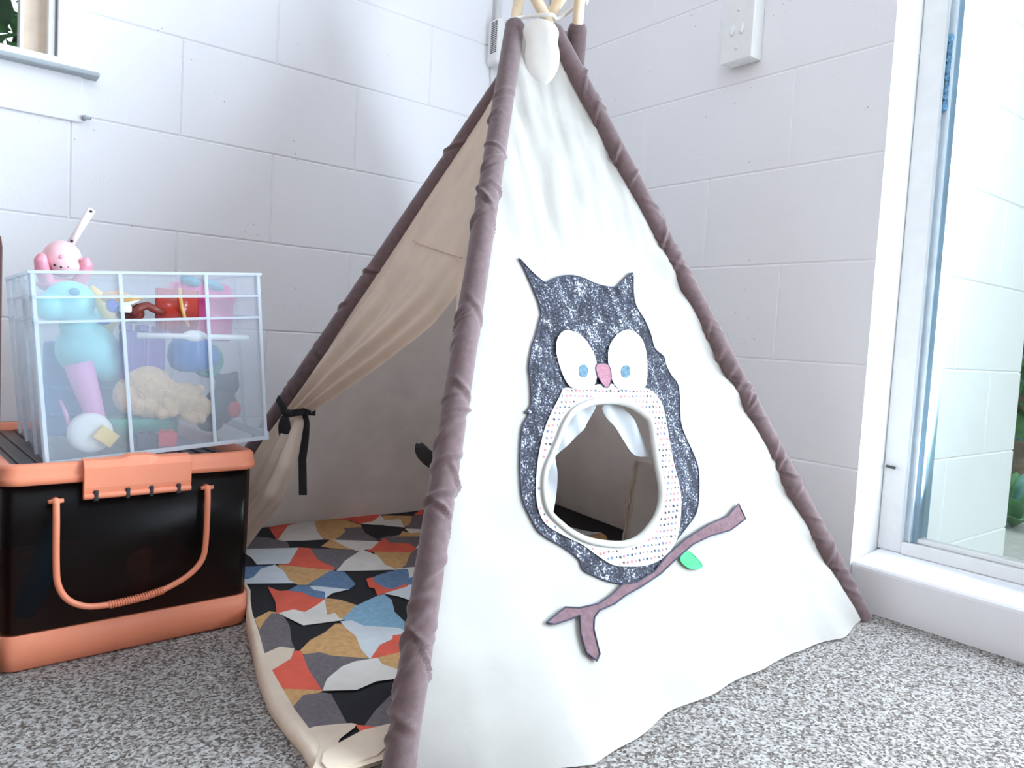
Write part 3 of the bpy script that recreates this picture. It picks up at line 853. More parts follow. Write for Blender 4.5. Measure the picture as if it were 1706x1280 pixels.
for i in range(16):
    an = i * 2.4
    tilt = 0.35 + 0.3 * (i % 3) / 2
    d = Vector((math.cos(an) * math.cos(tilt * 2), math.sin(an) * math.cos(tilt * 2), math.sin(tilt * 2)))
    base = Vector((1.68, -0.74 + 0.03 * (i % 4), -0.098))
    sd = d.cross(Vector((0, 0, 1))).normalized()
    L_ = 0.15 + 0.05 * (i % 3)
    row = []
    for k in range(9):
        t = k / 8
        w = 0.036 * math.sin(PI * min(1, t * 0.95 + 0.04)) + 0.001
        c = base + d * L_ * t + Vector((0, 0, -0.05 * t * t))
        row.append([c - sd * w + Vector((0, 0, w * 0.3)), c, c + sd * w + Vector((0, 0, w * 0.3))])
    lb.rings(row, closed=False, mi=i % 2)
lb.build('leaves', ['leaf_b', 'leaf_a'], lp, solid=0.001)

# ---------------------------------------------------------------- fittings on the walls
sw = thing('light_switch', 'white surface mounted double rocker light switch on the right wall', 'light switch', (-0.001, -0.68, 1.17))
m = MB()
m.box((-0.030, -0.722, 1.100), (-0.0002, -0.644, 1.232))
m.build('mounting_box', 'abs_white', sw, bevel=0.003)
m = MB()
m.box((-0.038, -0.7225, 1.0995), (-0.0302, -0.6435, 1.2325))
m.build('face_plate', 'abs_white', sw, bevel=0.002)
for yy in (-0.671, -0.694):
    m = MB()
    m.ell((-0.0385, yy, 1.166), (0.0042, 0.0062, 0.0125), 20, 12, Matrix.Rotation(0.18, 3, 'Y'))
    m.build('rocker', 'gloss_white', sw)
for zz in (1.126, 1.206):
    m = MB()
    m.cyl((-0.0385, -0.683, zz), (-0.0372, -0.683, zz), 0.0038, n=16)
    m.build('screw_cap', 'gloss_white', sw)
m = MB()
m.tube([(-0.008, -0.705, 1.2322), (-0.008, -0.705, 1.6), (-0.008, -0.705, 2.399)], 0.007, 12)
m.build('cable_conduit', 'abs_white', sw)

un = thing('wall_alarm_unit', 'small white vented wall unit near the corner behind the tent top', 'wall unit', (-0.18, -0.001, 1.27))
m = MB()
m.box((-0.212, -0.050, 1.208), (-0.112, -0.0002, 1.326))
m.build('housing', 'abs_white', un, bevel=0.008, seg=3)
for i in range(17):
    zz = 1.237 + i * 0.0049
    m = MB()
    m.box((-0.2126, -0.044, zz), (-0.2105, -0.018, zz + 0.0022))
    m.build('vent_slot', 'vent_dark', un)
m = MB()
m.tube([(-0.19, -0.014, 1.325), (-0.19, -0.014, 1.8), (-0.19, -0.014, 2.399)], 0.0085, 14)
m.build('cable_conduit', 'abs_white', un)
m = MB()
m.tube([(-0.196, -0.012, 1.2085), (-0.193, -0.010, 1.16), (-0.186, -0.0065, 1.09), (-0.184, -0.005, 0.9)], 0.003, 8)
m.build('thin_cable', 'abs_white', un)

pf = thing('pipe_stub', 'tiny grey metal pipe stub on the back wall under the window sill', 'pipe', (-1.158, -0.001, 0.861))
m = MB()
m.cyl((-1.161, -0.0005, 0.861), (-1.161, -0.016, 0.861), 0.0042, n=14)
m.cyl((-1.166, -0.012, 0.861), (-1.152, -0.012, 0.861), 0.0036, n=14)
m.build('elbow', 'grey_sill', pf)
m = MB()
m.cyl((-1.1525, -0.012, 0.861), (-1.1505, -0.012, 0.861), 0.0024, n=12)
m.build('bore', 'dark_hole', pf)

# brown furniture edge at the far left
fp = thing('bed_post', 'dark brown wooden post cut off by the left edge of the picture', 'furniture', (-1.352, -0.585, 0))
m = MB()
m.rings([[(-1.353 + 0.0225 * k * math.copysign(abs(math.cos(2 * PI * i / 20)) ** 0.6, math.cos(2 * PI * i / 20)), -0.585 + 0.0225 * k * math.copysign(abs(math.sin(2 * PI * i / 20)) ** 0.6, math.sin(2 * PI * i / 20)), zz)
          for i in range(20)] for zz, k in ((0, 1), (0.3, 1), (0.555, 1), (0.567, 0.94), (0.574, 0.78), (0.578, 0.5), (0.579, 0.1))])
m.build('post', 'darkwood', fp)

# ---------------------------------------------------------------- the tent
FOOT = {1: Vector((-.998, -1.029, 0)), 2: Vector((-.045, -1.06, 0)), 3: Vector((-.967, -.076, 0)), 4: Vector((-.014, -.107, 0))}
TOP = {1: Vector((-.525, -.540, 1.08)), 2: Vector((-.482, -.583, 1.08)), 3: Vector((-.460, -.553, 1.0975)), 4: Vector((-.442, -.624, 1.08))}


def pole_at(k, z):
    return FOOT[k] + (TOP[k] - FOOT[k]) * (z / TOP[k].z)


def ruled(a, b, s, t):
    return pole_at(a, 1.08 * t) * (1 - s) + pole_at(b, 1.08 * t) * s


tent = thing('play_tent', 'cream canvas teepee play tent with a sequin owl porthole and brown sleeved poles', 'tent', (-0.5, -0.57, 0))


def sleeve(k, zend, seed, count, low):
    rnd = random.Random(seed)
    ax = (TOP[k] - FOOT[k]).normalized()
    a = ax.cross(Vector((0, 1, 0.2))).normalized()
    b = ax.cross(a)
    L = zend / ax.z
    ridges = []
    for _ in range(count):
        c = rnd.random() ** low * L * 0.92 + 0.01
        ridges.append((c, rnd.choice((-1, 1)) * rnd.uniform(0.3, 1.3), rnd.uniform(0, 2 * PI), rnd.uniform(0.10, 0.24), rnd.uniform(0.0026, 0.006), rnd.uniform(1.2, 2.9)))
    rings = []
    N, n = 420, 30
    for i in range(N + 1):
        h = L * i / N
        ring = []
        for j in range(n):
            th = 2 * PI * j / n
            r = 0.0185 * (1 + 0.035 * noise.noise((math.cos(th) * 1.3, math.sin(th) * 1.3, h * 14 + seed)))
            for c, sl_, ph, am, wd, span in ridges:
                dth = (th - ph + PI) % (2 * PI) - PI
                if abs(dth) > span:
                    continue
                e = (h - c - sl_ * 0.019 * dth) / wd
                if abs(e) < 3:
                    r += 0.0185 * am * math.exp(-e * e) * (1 - (dth / span) ** 2)
                    e2 = e + 1.7
                    r -= 0.0185 * am * 0.55 * math.exp(-e2 * e2) * (1 - (dth / span) ** 2)
            r *= 1 - 0.25 * max(0, 1 - (L - h) / 0.01)
            ring.append(FOOT[k] + ax * h + (a * math.cos(th) + b * math.sin(th)) * r)
        rings.append(ring)
    mb = MB()
    mb.rings(rings)
    return mb


for k, (zend, seed, cnt, low, ext) in {1: (1.074, 3, 44, 1.5, 0.24), 2: (1.068, 8, 70, 1.2, 0.2), 3: (1.072, 5, 20, 1.4, 0.24), 4: (1.076, 6, 20, 1.2, 0.26)}.items():
    ax = (TOP[k] - FOOT[k]).normalized()
    m = MB()
    m.tube([FOOT[k] + Vector((0, 0, 0.004)), pole_at(k, 0.5), pole_at(k, 1.08), TOP[k] + ax * ext * 0.97, TOP[k] + ax * ext], [0.0105, 0.0105, 0.0105, 0.0105, 0.008], 18)
    po = m.build('pole', 'wood', tent)
    so = sleeve(k, zend, seed, cnt, low).build('pole_sleeve', 'sleeve', po)

W0, W1 = 0.954, 0.060
_mid = (TOP[1] + TOP[2]) / 2
NF = (FOOT[2] - FOOT[1]).cross(_mid - FOOT[1]).normalized()
if NF.y > 0:
    NF = -NF


def width(Y):
    return W0 + (W1 - W0) * (Y / 1.19)


def interp(x, pts):
    if x <= pts[0][0]:
        return pts[0][1]
    for (a, b), (c, d) in zip(pts, pts[1:]):
        if x <= c:
            return b + (d - b) * (x - a) / (c - a)
    return pts[-1][1]


def front(X, Y, off=0.0):
    """point of the front cloth from flat pattern coordinates"""
    t = Y / 1.19
    w = width(Y)
    s = X / w + 0.5
    p = ruled(1, 2, s, t)
    edge = max(0.0, min(1.0, min(s, 1 - s) * w / 0.03))
    d = 0.005 * noise.noise((X * 5, Y * 3.2, 1.7)) + 0.0022 * noise.noise((X * 13, Y * 9, 4.2))
    if Y > 0.62:
        k = min(1, (Y - 0.62) / 0.2)
        d += k * (0.0062 * noise.noise((X * 40, Y * 4.0, 0.4)) + 0.0034 * noise.noise((X * 95, Y * 11, 7)))
    dr = (1 - s) * w
    q = Y * 62 + X * 40 + 2.2 * noise.noise((Y * 9, X * 4, 2))
    d += 0.0075 * math.exp(-dr / 0.07) * math.sin(q) * min(1, max(0, (0.85 - Y) / 0.2))
    d += 0.0040 * math.exp(-dr / 0.16) * math.sin(q * 0.37 + 1)
    d += 0.0020 * math.exp(-(s * w) / 0.05) * math.sin(Y * 75)
    d *= edge
    out = NF * (d + off)
    if Y < 0.19:
        f = (1 - Y / 0.19) ** 2
        fl_ = interp(s, [(0, 0.0), (0.08, 0.055), (0.2, 0.10), (0.46, 0.062), (0.62, 0.05), (0.72, 0.035), (0.86, 0.038), (0.94, 0.02), (1, 0.0)])
        fl_ += 0.016 * noise.noise((X * 9, 0.3, 1)) * edge
        out += Vector((0, -1, 0)) * fl_ * f
    return p + out


def map_front(mb, outline, holes, off, step, mi=0):
    vs, ts = fill(outline, holes, step)
    mb.add([front(x, y, off) for x, y in vs], ts, True, mi)
    return mb


HOLE_S = smooth_loop(HOLE, 4)
top_t, bot_t = 1.150, 0.004
outl = []
for i in range(90):
    outl.append((-width(bot_t) / 2 + width(bot_t) * i / 90, bot_t))
for i in range(100):
    Y = bot_t + (top_t - bot_t) * i / 100
    outl.append((width(Y) / 2, Y))
for i in range(8):
    outl.append((width(top_t) / 2 - width(top_t) * i / 8, top_t))
for i in range(100):
    Y = top_t - (top_t - bot_t) * i / 100
    outl.append((-width(Y) / 2, Y))
fpn = map_front(MB(), outl, [HOLE_S], 0.0, 0.0095).build('front_panel', 'canvas', tent)

# rounded cloth cap gathered between the pole tops
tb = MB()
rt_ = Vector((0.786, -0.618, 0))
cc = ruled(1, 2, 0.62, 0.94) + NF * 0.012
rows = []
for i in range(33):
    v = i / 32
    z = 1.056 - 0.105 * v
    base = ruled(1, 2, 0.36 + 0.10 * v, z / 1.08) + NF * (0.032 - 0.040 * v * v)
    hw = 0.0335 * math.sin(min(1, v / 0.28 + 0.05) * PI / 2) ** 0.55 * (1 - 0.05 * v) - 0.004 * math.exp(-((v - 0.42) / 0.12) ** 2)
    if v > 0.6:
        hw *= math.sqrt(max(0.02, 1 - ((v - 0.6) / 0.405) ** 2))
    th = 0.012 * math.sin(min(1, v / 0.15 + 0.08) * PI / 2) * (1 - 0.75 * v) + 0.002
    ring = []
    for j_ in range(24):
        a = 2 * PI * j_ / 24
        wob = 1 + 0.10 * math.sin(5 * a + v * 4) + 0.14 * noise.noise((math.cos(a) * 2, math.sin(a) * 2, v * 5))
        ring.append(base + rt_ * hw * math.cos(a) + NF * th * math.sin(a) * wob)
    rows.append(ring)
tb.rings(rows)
tb.build('gathered_cap', 'lit_cloth', fpn)  # panel cloth in a lighter copy, lifts the shade of the pole


def offset_tube(mb, poly, off, r, step=1, mi=0, flat=1.0):
    mb.tube([front(x, y, off) for x, y in poly[::step]], r, 8, mi, loop=True, flat=flat)
    return mb


OWL_S = smooth_loop(OWL, 3)
m = map_front(MB(), OWL_S, [HOLE_S], 0.0022, 0.008)
offset_tube(m, OWL_S, 0.0024, 0.0011, 1, 1)
m.build('owl_body', ['sequin', 'ink'], fpn)
BEL_S = smooth_loop(BELLY, 4)
m = map_front(MB(), BEL_S, [HOLE_S], 0.0040, 0.008)
rnd = random.Random(4)
y = min(p[1] for p in BEL_S)
row = 0
while y < max(p[1] for p in BEL_S):
    x = min(p[0] for p in BEL_S) + (0.004 if row % 2 else 0)
    while x < max(p[0] for p in BEL_S):
        px, py = x + rnd.uniform(-.0007, .0007), y + rnd.uniform(-.0007, .0007)
        ring = [(px + 0.003 * math.cos(a * PI / 4), py + 0.003 * math.sin(a * PI / 4)) for a in range(8)]
        if all(inside(p, BEL_S) and not inside(p, HOLE_S) for p in ring) and min((Vector((px, py)) - Vector(h)).length for h in HOLE_S) > 0.013:
            rr = rnd.uniform(0.0014, 0.0024)
            m.add([front(px + rr * math.cos(a * PI / 4), py + rr * math.sin(a * PI / 4), 0.0046) for a in range(8)], [tuple(range(8))], True, rnd.choice((1, 1, 2, 3, 3)))
        x += 0.0083
    y += 0.0092
    row += 1
m.build('owl_belly', ['patch', 'dot_red', 'dot_blue', 'dot_dark'], fpn)
for nm, E_, P_ in (('l', EYE_L, PUPIL_L), ('r', EYE_R, PUPIL_R)):
    ES = smooth_loop(E_, 4)
    o = map_front(MB(), ES, [], 0.0056, 0.007).build('owl_eye', 'patch', fpn)
    map_front(MB(), smooth_loop(P_, 2), [], 0.0066, 0.006).build('owl_pupil', 'blueeye', fpn)
BK = smooth_loop(BEAK, 4)
m = map_front(MB(), BK, [], 0.0066, 0.006)
offset_tube(m, BK, 0.0066, 0.0007, 1, 1)
m.build('owl_beak', ['pinkbeak', 'ink'], fpn)
BR = [tuple(Vector(BRANCH[i]).lerp(Vector(BRANCH[(i + 1) % len(BRANCH)]), k / 3)) for i in range(len(BRANCH)) for k in range(3)]
m = map_front(MB(), BR, [], 0.0052, 0.007)
offset_tube(m, BR, 0.0054, 0.0011, 1, 1)
for i in range(44):
    t = i / 44
    p0 = Vector(BRANCH[0]).lerp(Vector(BRANCH[12]), t) + Vector((0, -0.012 * math.sin(PI * t) + 0.004))
    q0 = p0 + Vector((0.014 + 0.008 * math.sin(i * 3.1), 0.014 + 0.006 * math.cos(i * 1.7)))
    if inside(p0, BR) and inside(q0, BR):
        m.tube([front(*p0, 0.0054), front(*((p0 + q0) / 2 + Vector((0.001, -0.001))), 0.0054), front(*q0, 0.0054)], 0.0009, 6, 1)
m.build('branch', ['bark', 'ink'], fpn)
LF = smooth_loop(LEAF, 4)
m = map_front(MB(), LF, [], 0.0045, 0.006)
offset_tube(m, LF, 0.0046, 0.0006, 1, 0)
m.build('leaf', 'leafgreen', fpn)
# padded white binding round the porthole
hc = Vector((sum(p[0] for p in HOLE) / len(HOLE), sum(p[1] for p in HOLE) / len(HOLE)))
ring_o = [tuple(Vector(p) + (Vector(p) - hc).normalized() * 0.004) for p in HOLE_S]
m = MB()
m.tube([front(x, y, 0.0045) for x, y in ring_o], 0.0060, 12, 0, loop=True, flat=0.6, side=(0, 0, 1))
m.build('porthole_binding', 'canvas', fpn)


def sheer(poly, off, seed):
    vs, ts = fill(poly, (), 0.007)
    mb = MB()
    mb.add([front(x, y, off + 0.0035 * math.sin(x * 150 + y * 40 + seed) + 0.002 * noise.noise((x * 60, y * 20, seed))) for x, y in vs], ts)
    return mb


sheer([(x + 0.009, y) for x, y in smooth_loop(SHEER_L, 3)], -0.011, 0).build('porthole_curtain', 'sheer', fpn)
sheer([(x + 0.009, y) for x, y in smooth_loop(SHEER_R, 3)], -0.011, 2).build('porthole_curtain', 'sheer', fpn)


def side_panel(a, b, t0, t1, seed, amp, mat, name, s0=0.0, s1=1.0):
    ND = (FOOT[b] - FOOT[a]).cross((TOP[a] + TOP[b]) / 2 - FOOT[a]).normalized()
    c = Vector((-0.5, -0.57, 0.3))
    if (FOOT[a] - c).dot(ND) < 0:
        ND = -ND
    rows = []
    for i in range(101):
        t = t0 + (t1 - t0) * i / 100
        row = []
        for j_ in range(91):
            s = s0 + (s1 - s0) * j_ / 90
            e = min(1, min(s, 1 - s) * (1 - t) / 0.04)
            d = amp * noise.noise((s * 2.6, t * 5 + seed, seed)) + amp * 0.35 * noise.noise((s * 9, t * 14, seed + 3))
            d += 0.35 * amp * math.sin(6 * t + 14 * t * s + seed) * math.sin(PI * s)
            row.append(ruled(a, b, s, t) - ND * max(-0.03, d + amp * 0.3) * e)
        rows.append(row)
    mb = MB()
    mb.rings(rows, closed=False)
    return mb.build(name, mat, tent)


side_panel(3, 4, 0.003, 0.985, 1.3, 0.016, 'linen', 'back_panel')
side_panel(4, 2, 0.003, 0.985, 5.1, 0.016, 'linen', 'side_panel')

# door side: header joined to the tied back curtain
ND = (FOOT[3] - FOOT[1]).cross((TOP[1] + TOP[3]) / 2 - FOOT[1]).normalized()
if ND.x > 0:
    ND = -ND
EDGE = [(0.0, 0.78), (0.095, 0.742), (0.150, 0.712), (0.199, 0.733), (0.242, 0.783), (0.275, 0.832), (0.2857, 0.851), (0.3165, 0.770), (0.36, 0.640),
        (0.4093, 0.476), (0.4574, 0.302), (0.503, 0.153), (0.53, 0.09), (0.56, 0.0), (1.0, 0.0)]
rows = []
for i in range(181):
    t = 0.006 + (0.985 - 0.006) * i / 180
    e0 = interp(t, EDGE)
    row = []
    for j_ in range(61):
        f = j_ / 60
        s = e0 + (1 - e0) * f
        pin = math.exp(-((t - 0.2857) / 0.05) ** 2)
        open_ = min(1, max(0, (0.60 - t) / 0.14))
        fold = open_ * (0.012 - 0.007 * pin) * math.sin(2 * PI * (2.6 * (1 - f) ** 0.7) + 0.5 + 3 * t) * (1 - f) ** 0.3
        fold += open_ * 0.004 * math.sin(2 * PI * 7 * f + 6 * t)
        fold += 0.003 * noise.noise((s * 7, t * 9, 2.2))
        hem = 0.010 * math.exp(-(f / 0.05) ** 2) * open_
        edge = min(1, (1 - f) / 0.06) * min(1, s * (1 - t) / 0.02 + (1 - open_) * 0)
        row.append(ruled(1, 3, s, t) + ND * ((fold - hem) * edge - 0.004 * pin))
    rows.append(row)
m = MB()
m.rings(rows, closed=False)
dc = m.build('door_curtain', 'lining', tent)
m = MB()
m.tube([ruled(1, 3, 0.12 + 0.60 * k / 16, 0.557 + 0.046 * k / 16) + ND * 0.0035 for k in range(17)], 0.0011, 6)
m.build('seam', 'lining', dc)
# narrow edge of the door left hanging along the front pole
SE = [(0.0, 0.036), (0.2299, 0.050), (0.3029, 0.056), (0.3477, 0.063), (0.4093, 0.080), (0.4761, 0.106), (0.53, 0.135), (0.56, 0.13)]
rows = []
for i in range(81):
    t = 0.006 + 0.555 * i / 80
    w = interp(t, SE)
    rows.append([ruled(1, 3, w * j_ / 10, t) + ND * (-0.006 * (j_ / 10) + 0.004 * math.sin(j_ * 0.7 + t * 12) * (j_ / 10)) for j_ in range(11)])
m = MB()
m.rings(rows, closed=False)
m.build('door_edge', 'lining', tent)


def ribbon(origin, pts, wid, thick=0.0016):
    """flat ribbon; pts are (right, up, toward the door, twist)"""
    R_ = Vector((0.74, -0.67, 0))
    U_ = Vector((0, 0, 1))
    N_ = Vector((-0.67, -0.74, 0))
    P = [origin + R_ * a + U_ * b + N_ * c for a, b, c, _ in pts]
    dense = []
    for i in range(len(P) - 1):
        for k in range(6):
            u = k / 6
            dense.append((P[i].lerp(P[i + 1], u), pts[i][3] * (1 - u) + pts[i + 1][3] * u))
    dense.append((P[-1], pts[-1][3]))
    rows = []
    for i, (p, tw) in enumerate(dense):
        t = (dense[min(i + 1, len(dense) - 1)][0] - dense[max(i - 1, 0)][0]).normalized()
        sd = t.cross(N_)
        sd = sd.normalized() if sd.length > 1e-4 else R_
        nn = t.cross(sd)
        w = sd * math.cos(tw) + nn * math.sin(tw)
        h = w.cross(t)
        rows.append([p + w * wid / 2 + h * thick, p - w * wid / 2 + h * thick, p - w * wid / 2 - h * thick, p + w * wid / 2 - h * thick])
    mb = MB()
    mb.rings(rows, smooth=False)
    return mb


TIE = Vector((-0.8301, -0.2905, 0.3062)) + ND * 0.012
m = ribbon(TIE, [(-0.028, 0.024, -0.012, 0.2), (-0.012, 0.012, 0.006, 0.2), (0.0, -0.004, 0.014, 0.1), (0.018, 0.000, 0.012, 0.1), (0.034, 0.003, 0.008, 0.2), (0.056, 0.003, 0.008, 0.05)], 0.0135)
q_ = ribbon(TIE, [(0.034, 0.0, 0.006, 0.6), (0.040, -0.020, 0.007, 0.7), (0.037, -0.055, 0.006, 0.3), (0.033, -0.09, 0.006, 0.1), (0.037, -0.162, 0.006, 0.0)], 0.0155)
m.add(q_.v, q_.f, False)
R3 = Matrix((Vector((0.74, -0.67, 0)), Vector((-0.67, -0.74, 0)), Vector((0, 0, 1)))).transposed()
m.ell(TIE + Vector((0.74, -0.67, 0)) * -0.002 + Vector((-0.67, -0.74, 0)) * 0.015 + Vector((0, 0, -0.030)), (0.0125, 0.005, 0.026), rot=R3)
m.ell(TIE + Vector((-0.67, -0.74, 0)) * 0.014 + Vector((0.003, -0.003, -0.002)), (0.009, 0.006, 0.008), rot=R3)
m.build('tie_ribbon', 'black', tent)
TI2 = Vector((-0.8606, -0.8326, 0.3063)) + ND * 0.016 + Vector((0.74, -0.67, 0)) * 0.013
m = MB()
rows = []
for i in range(13):
    v = i / 12
    rows.append([TI2 + R3 @ Vector((0.013 * math.sin(PI * (0.08 + 0.86 * v)) * math.cos(a * PI / 8) - 0.010 + 0.022 * v,
                                    0.008 * math.sin(a * PI / 8) * (1 + 0.3 * math.sin(a)), 0.014 - 0.030 * v + 0.003 * math.sin(3 * v + a))) for a in range(16)])
m.rings(rows)
m.build('tie_ribbon', 'black', tent)

# cream flap with a cord edge inside the tent, low on the far side
NI = Vector((-1, 0, 0))
m = MB()
rows = []
for i in range(21):
    g_ = i / 20
    row = []
    for j_ in range(15):
        f = j_ / 14
        p = Vector((-0.1208, -0.5314, 0.018)).lerp(Vector((-0.1208, -0.5522, 0.215)), g_)
        q = Vector((-0.075, -0.78, 0.018)).lerp(Vector((-0.135, -0.76, 0.215)), g_)
        row.append(p.lerp(q, f) + NI * 0.003 * math.sin(8 * f + g_ * 4))
    rows.append(row)
m.rings(rows, closed=False)
fo = m.build('inner_flap', 'lit_cloth', tent, solid=0.002)  # cloth colour lightened to stand for light reaching the flap
m = MB()
m.tube([rows[i][0] + NI * 0.003 + Vector((0, 0.002 * math.sin(i * 1.1), 0)) for i in range(21)], 0.0028, 8)
lo_ = rows[9][0]
m.tube([lo_ + NI * 0.004 + Vector((0.0, 0.012 * math.sin(a * PI / 8), 0.020 * math.cos(a * PI / 8) - 0.006)) for a in range(16)], 0.0018, 8, loop=True)
m.build('cord', 'qE', fo)

# rope lashing round the pole tops
ax_c = Vector((-0.484, -0.582, 0))
pts = []
ctl = [TOP[1] + Vector((-0.016, -0.008, -0.004)), TOP[1] + Vector((0.006, -0.017, 0.004)), TOP[2] + Vector((-0.008, -0.018, 0.004)), TOP[2] + Vector((0.016, -0.014, 0.006)),
       TOP[4] + Vector((0.0, -0.013, 0.034)), TOP[4] + Vector((0.014, -0.004, 0.036)), TOP[4] + Vector((0.006, 0.013, 0.034)), TOP[3] + Vector((0.014, 0.008, 0.0)), TOP[3] + Vector((-0.004, 0.016, -0.004)),
       TOP[1] + Vector((0.004, 0.017, -0.004)), TOP[1] + Vector((-0.014, 0.010, -0.006))]
n_ = len(ctl)
for i in range(n_):
    a, b, c, d = ctl[i - 1], ctl[i], ctl[(i + 1) % n_], ctl[(i + 2) % n_]
    for k in range(8):
        u = k / 8
        pts.append(0.5 * ((2 * b) + (c - a) * u + (2 * a - 5 * b + 4 * c - d) * u * u + (3 * b - a - 3 * c + d) * u ** 3))
m = MB()
m.tube(pts, 0.0034, 10, loop=True)
m.build('rope_lashing', 'rope', tent)

# ---------------------------------------------------------------- quilt on the tent floor


def mz(x, y):
    return 0.004 + 0.038 * (y + 1.05)


mat_o = thing('play_quilt', 'black coral ochre and blue patchwork quilt with beige edging on the tent floor', 'quilt', (-0.55, -0.55, 0.0))
base_poly = [(-0.945, -0.125)] + QUILT_OUT[:-1] + [(-1.066, -1.004), (-1.02, -1.004), (-0.955, -1.006), (-0.90, -0.99), (-0.50, -1.005), (-0.085, -1.0), (-0.062, -0.95), (-0.05, -0.14), (-0.10, -0.128)]
PC = dict(K=0, W=1, C=2, T=3, G=4, B=5, L=6, M=7, E=8)
m = MB()
nb = len(base_poly)
bt = [Vector((x, y, mz(x, y))) for x, y in base_poly]
m.add(bt + [Vector((x, y, 0.001)) for x, y in base_poly], [tuple(range(nb))], False, 0)
m.add(bt + [Vector((x, y, 0.001)) for x, y in base_poly], [(i, (i + 1) % nb, nb + (i + 1) % nb, nb + i) for i in range(nb)], False, 8)
# covered part of the pattern carries on as staggered wavy triangles
rnd = random.Random(21)
vis = [(-1.2, -1.2), (-0.80, -0.99), (-0.62, -0.60), (-0.30, -0.10), (-1.2, -0.05)]


def wavy(a, b, k):
    a, b = Vector(a), Vector(b)
    d = b - a
    nrm = Vector((-d.y, d.x))
    return [tuple(a + d * (i / 6) + nrm * k * math.sin(2 * PI * i / 6)) for i in range(6)]


tri = 0.15
for r0 in range(-1, 9):
    for c0 in range(-1, 16):
        x0 = -0.95 + c0 * tri / 2
        y0 = -1.0 + r0 * tri * 0.72
        A_, B_, C_ = ((x0, y0), (x0 + tri, y0), (x0 + tri / 2, y0 + tri * 0.72)) if (c0 + r0) % 2 == 0 else ((x0, y0 + tri * 0.72), (x0 + tri / 2, y0), (x0 + tri, y0 + tri * 0.72))
        pl = wavy(A_, B_, 0.04) + wavy(B_, C_, 0.06) + wavy(C_, A_, 0.06)
        cen = ((A_[0] + B_[0] + C_[0]) / 3, (A_[1] + B_[1] + C_[1]) / 3)
        col = rnd.choice('KKWCTGBLMG')
        if inside(cen, vis) or not all(inside(p, base_poly) for p in pl):
            continue
        m.add([(x, y, mz(x, y) + 0.0003) for x, y in pl], [tuple(range(len(pl)))], False, PC[col])


def grow(poly, d):
    area = sum(a[0] * b[1] - b[0] * a[1] for a, b in zip(poly, poly[1:] + poly[:1]))
    sg = 1 if area > 0 else -1
    out = []
    for i in range(len(poly)):
        a, b, c = Vector(poly[i - 1]), Vector(poly[i]), Vector(poly[(i + 1) % len(poly)])
        n1 = Vector(((b - a).y, -(b - a).x)).normalized() * sg
        n2 = Vector(((c - b).y, -(c - b).x)).normalized() * sg
        nn = (n1 + n2)
        nn = nn.normalized() if nn.length > 0.2 else n1
        out.append(tuple(b + nn * d))
    return out


QUILT.append(('E', [(-1.075, -1.003), (-0.95, -1.004), (-0.955, -0.962), (-1.003, -0.953), (-1.045, -0.965), (-1.075, -0.975)]))
for idx, (col, poly) in enumerate(QUILT):
    poly = grow(poly, 0.003)
    poly = [(max(x, interp(-y, [(-p[1], p[0]) for p in sorted(QUILT_OUT, key=lambda p: -p[1])]) + 0.004) if y < -0.47 else x, min(y, -0.122)) for x, y in poly]
    sm = smooth_loop(poly, 3) if len(poly) < 7 and col in 'BE' else poly
    m.add([(x, y, mz(x, y) + 0.0005 + 0.00006 * idx) for x, y in sm], [tuple(range(len(sm)))], False, PC['M' if col == 'L2' else col])
m.build('patchwork', ['qK', 'qW', 'qC', 'qT', 'qG', 'qB', 'qL', 'qM', 'qE'], mat_o)
# beige edging band
rows = []
NB = 60


def along(pts, u):
    L = [0]
    for a, b in zip(pts, pts[1:]):
        L.append(L[-1] + (Vector(b) - Vector(a)).length)
    x = u * L[-1]
    for i in range(len(pts) - 1):
        if x <= L[i + 1] + 1e-9:
            k = (x - L[i]) / (L[i + 1] - L[i])
            return Vector(pts[i]).lerp(Vector(pts[i + 1]), k)
    return Vector(pts[-1])


qo, qi = QUILT_OUT[:-1], QUILT_IN[:-1]
qo = [(-0.950, -0.13)] + qo
qi = [(-0.930, -0.13)] + qi
for i in range(NB + 1):
    a, b = along(qo, i / NB), along(qi, i / NB)
    if a.y < -1.0:
        a.y = -1.0
    if b.y < -1.0:
        b.y = -1.0
    o_ = (a - b).normalized()
    a2_ = a + o_ * 0.004
    w_ = 0.0012 * math.sin(i * 1.7)
    rows.append([(a2_.x, a2_.y, 0.0005), (a2_.x + o_.x * 0.002, a2_.y + o_.y * 0.002, mz(a.x, a.y) * 0.6 + 0.001), (a.x, a.y, mz(a.x, a.y) + 0.006 + w_), ((a.x + b.x) / 2, (a.y + b.y) / 2, mz(a.x, a.y) + 0.0065),
                 (b.x, b.y, mz(b.x, b.y) + 0.0045)])
m = MB()
m.rings(rows, closed=False)
m.build('edging', 'qE', mat_o)
m = MB()
fpz = [(max(-1.066, x), max(-1.002, y)) for x, y in QUILT_FLAP]
nf = len(fpz)
m.add([(x, y, mz(x, y) + 0.0062) for x, y in fpz] + [(x, y, mz(x, y) + 0.004) for x, y in fpz], [tuple(range(nf))] + [(i, (i + 1) % nf, nf + (i + 1) % nf, nf + i) for i in range(nf)], False)
m.build('folded_corner', 'qE', mat_o)

# ---------------------------------------------------------------- black storage tub
ANG = math.radians(3.6)
TUB = Matrix.Translation((-1.327, -0.5625, 0)) @ Matrix.Rotation(ANG, 4, 'Z')
TW, TD = 0.332, 0.455


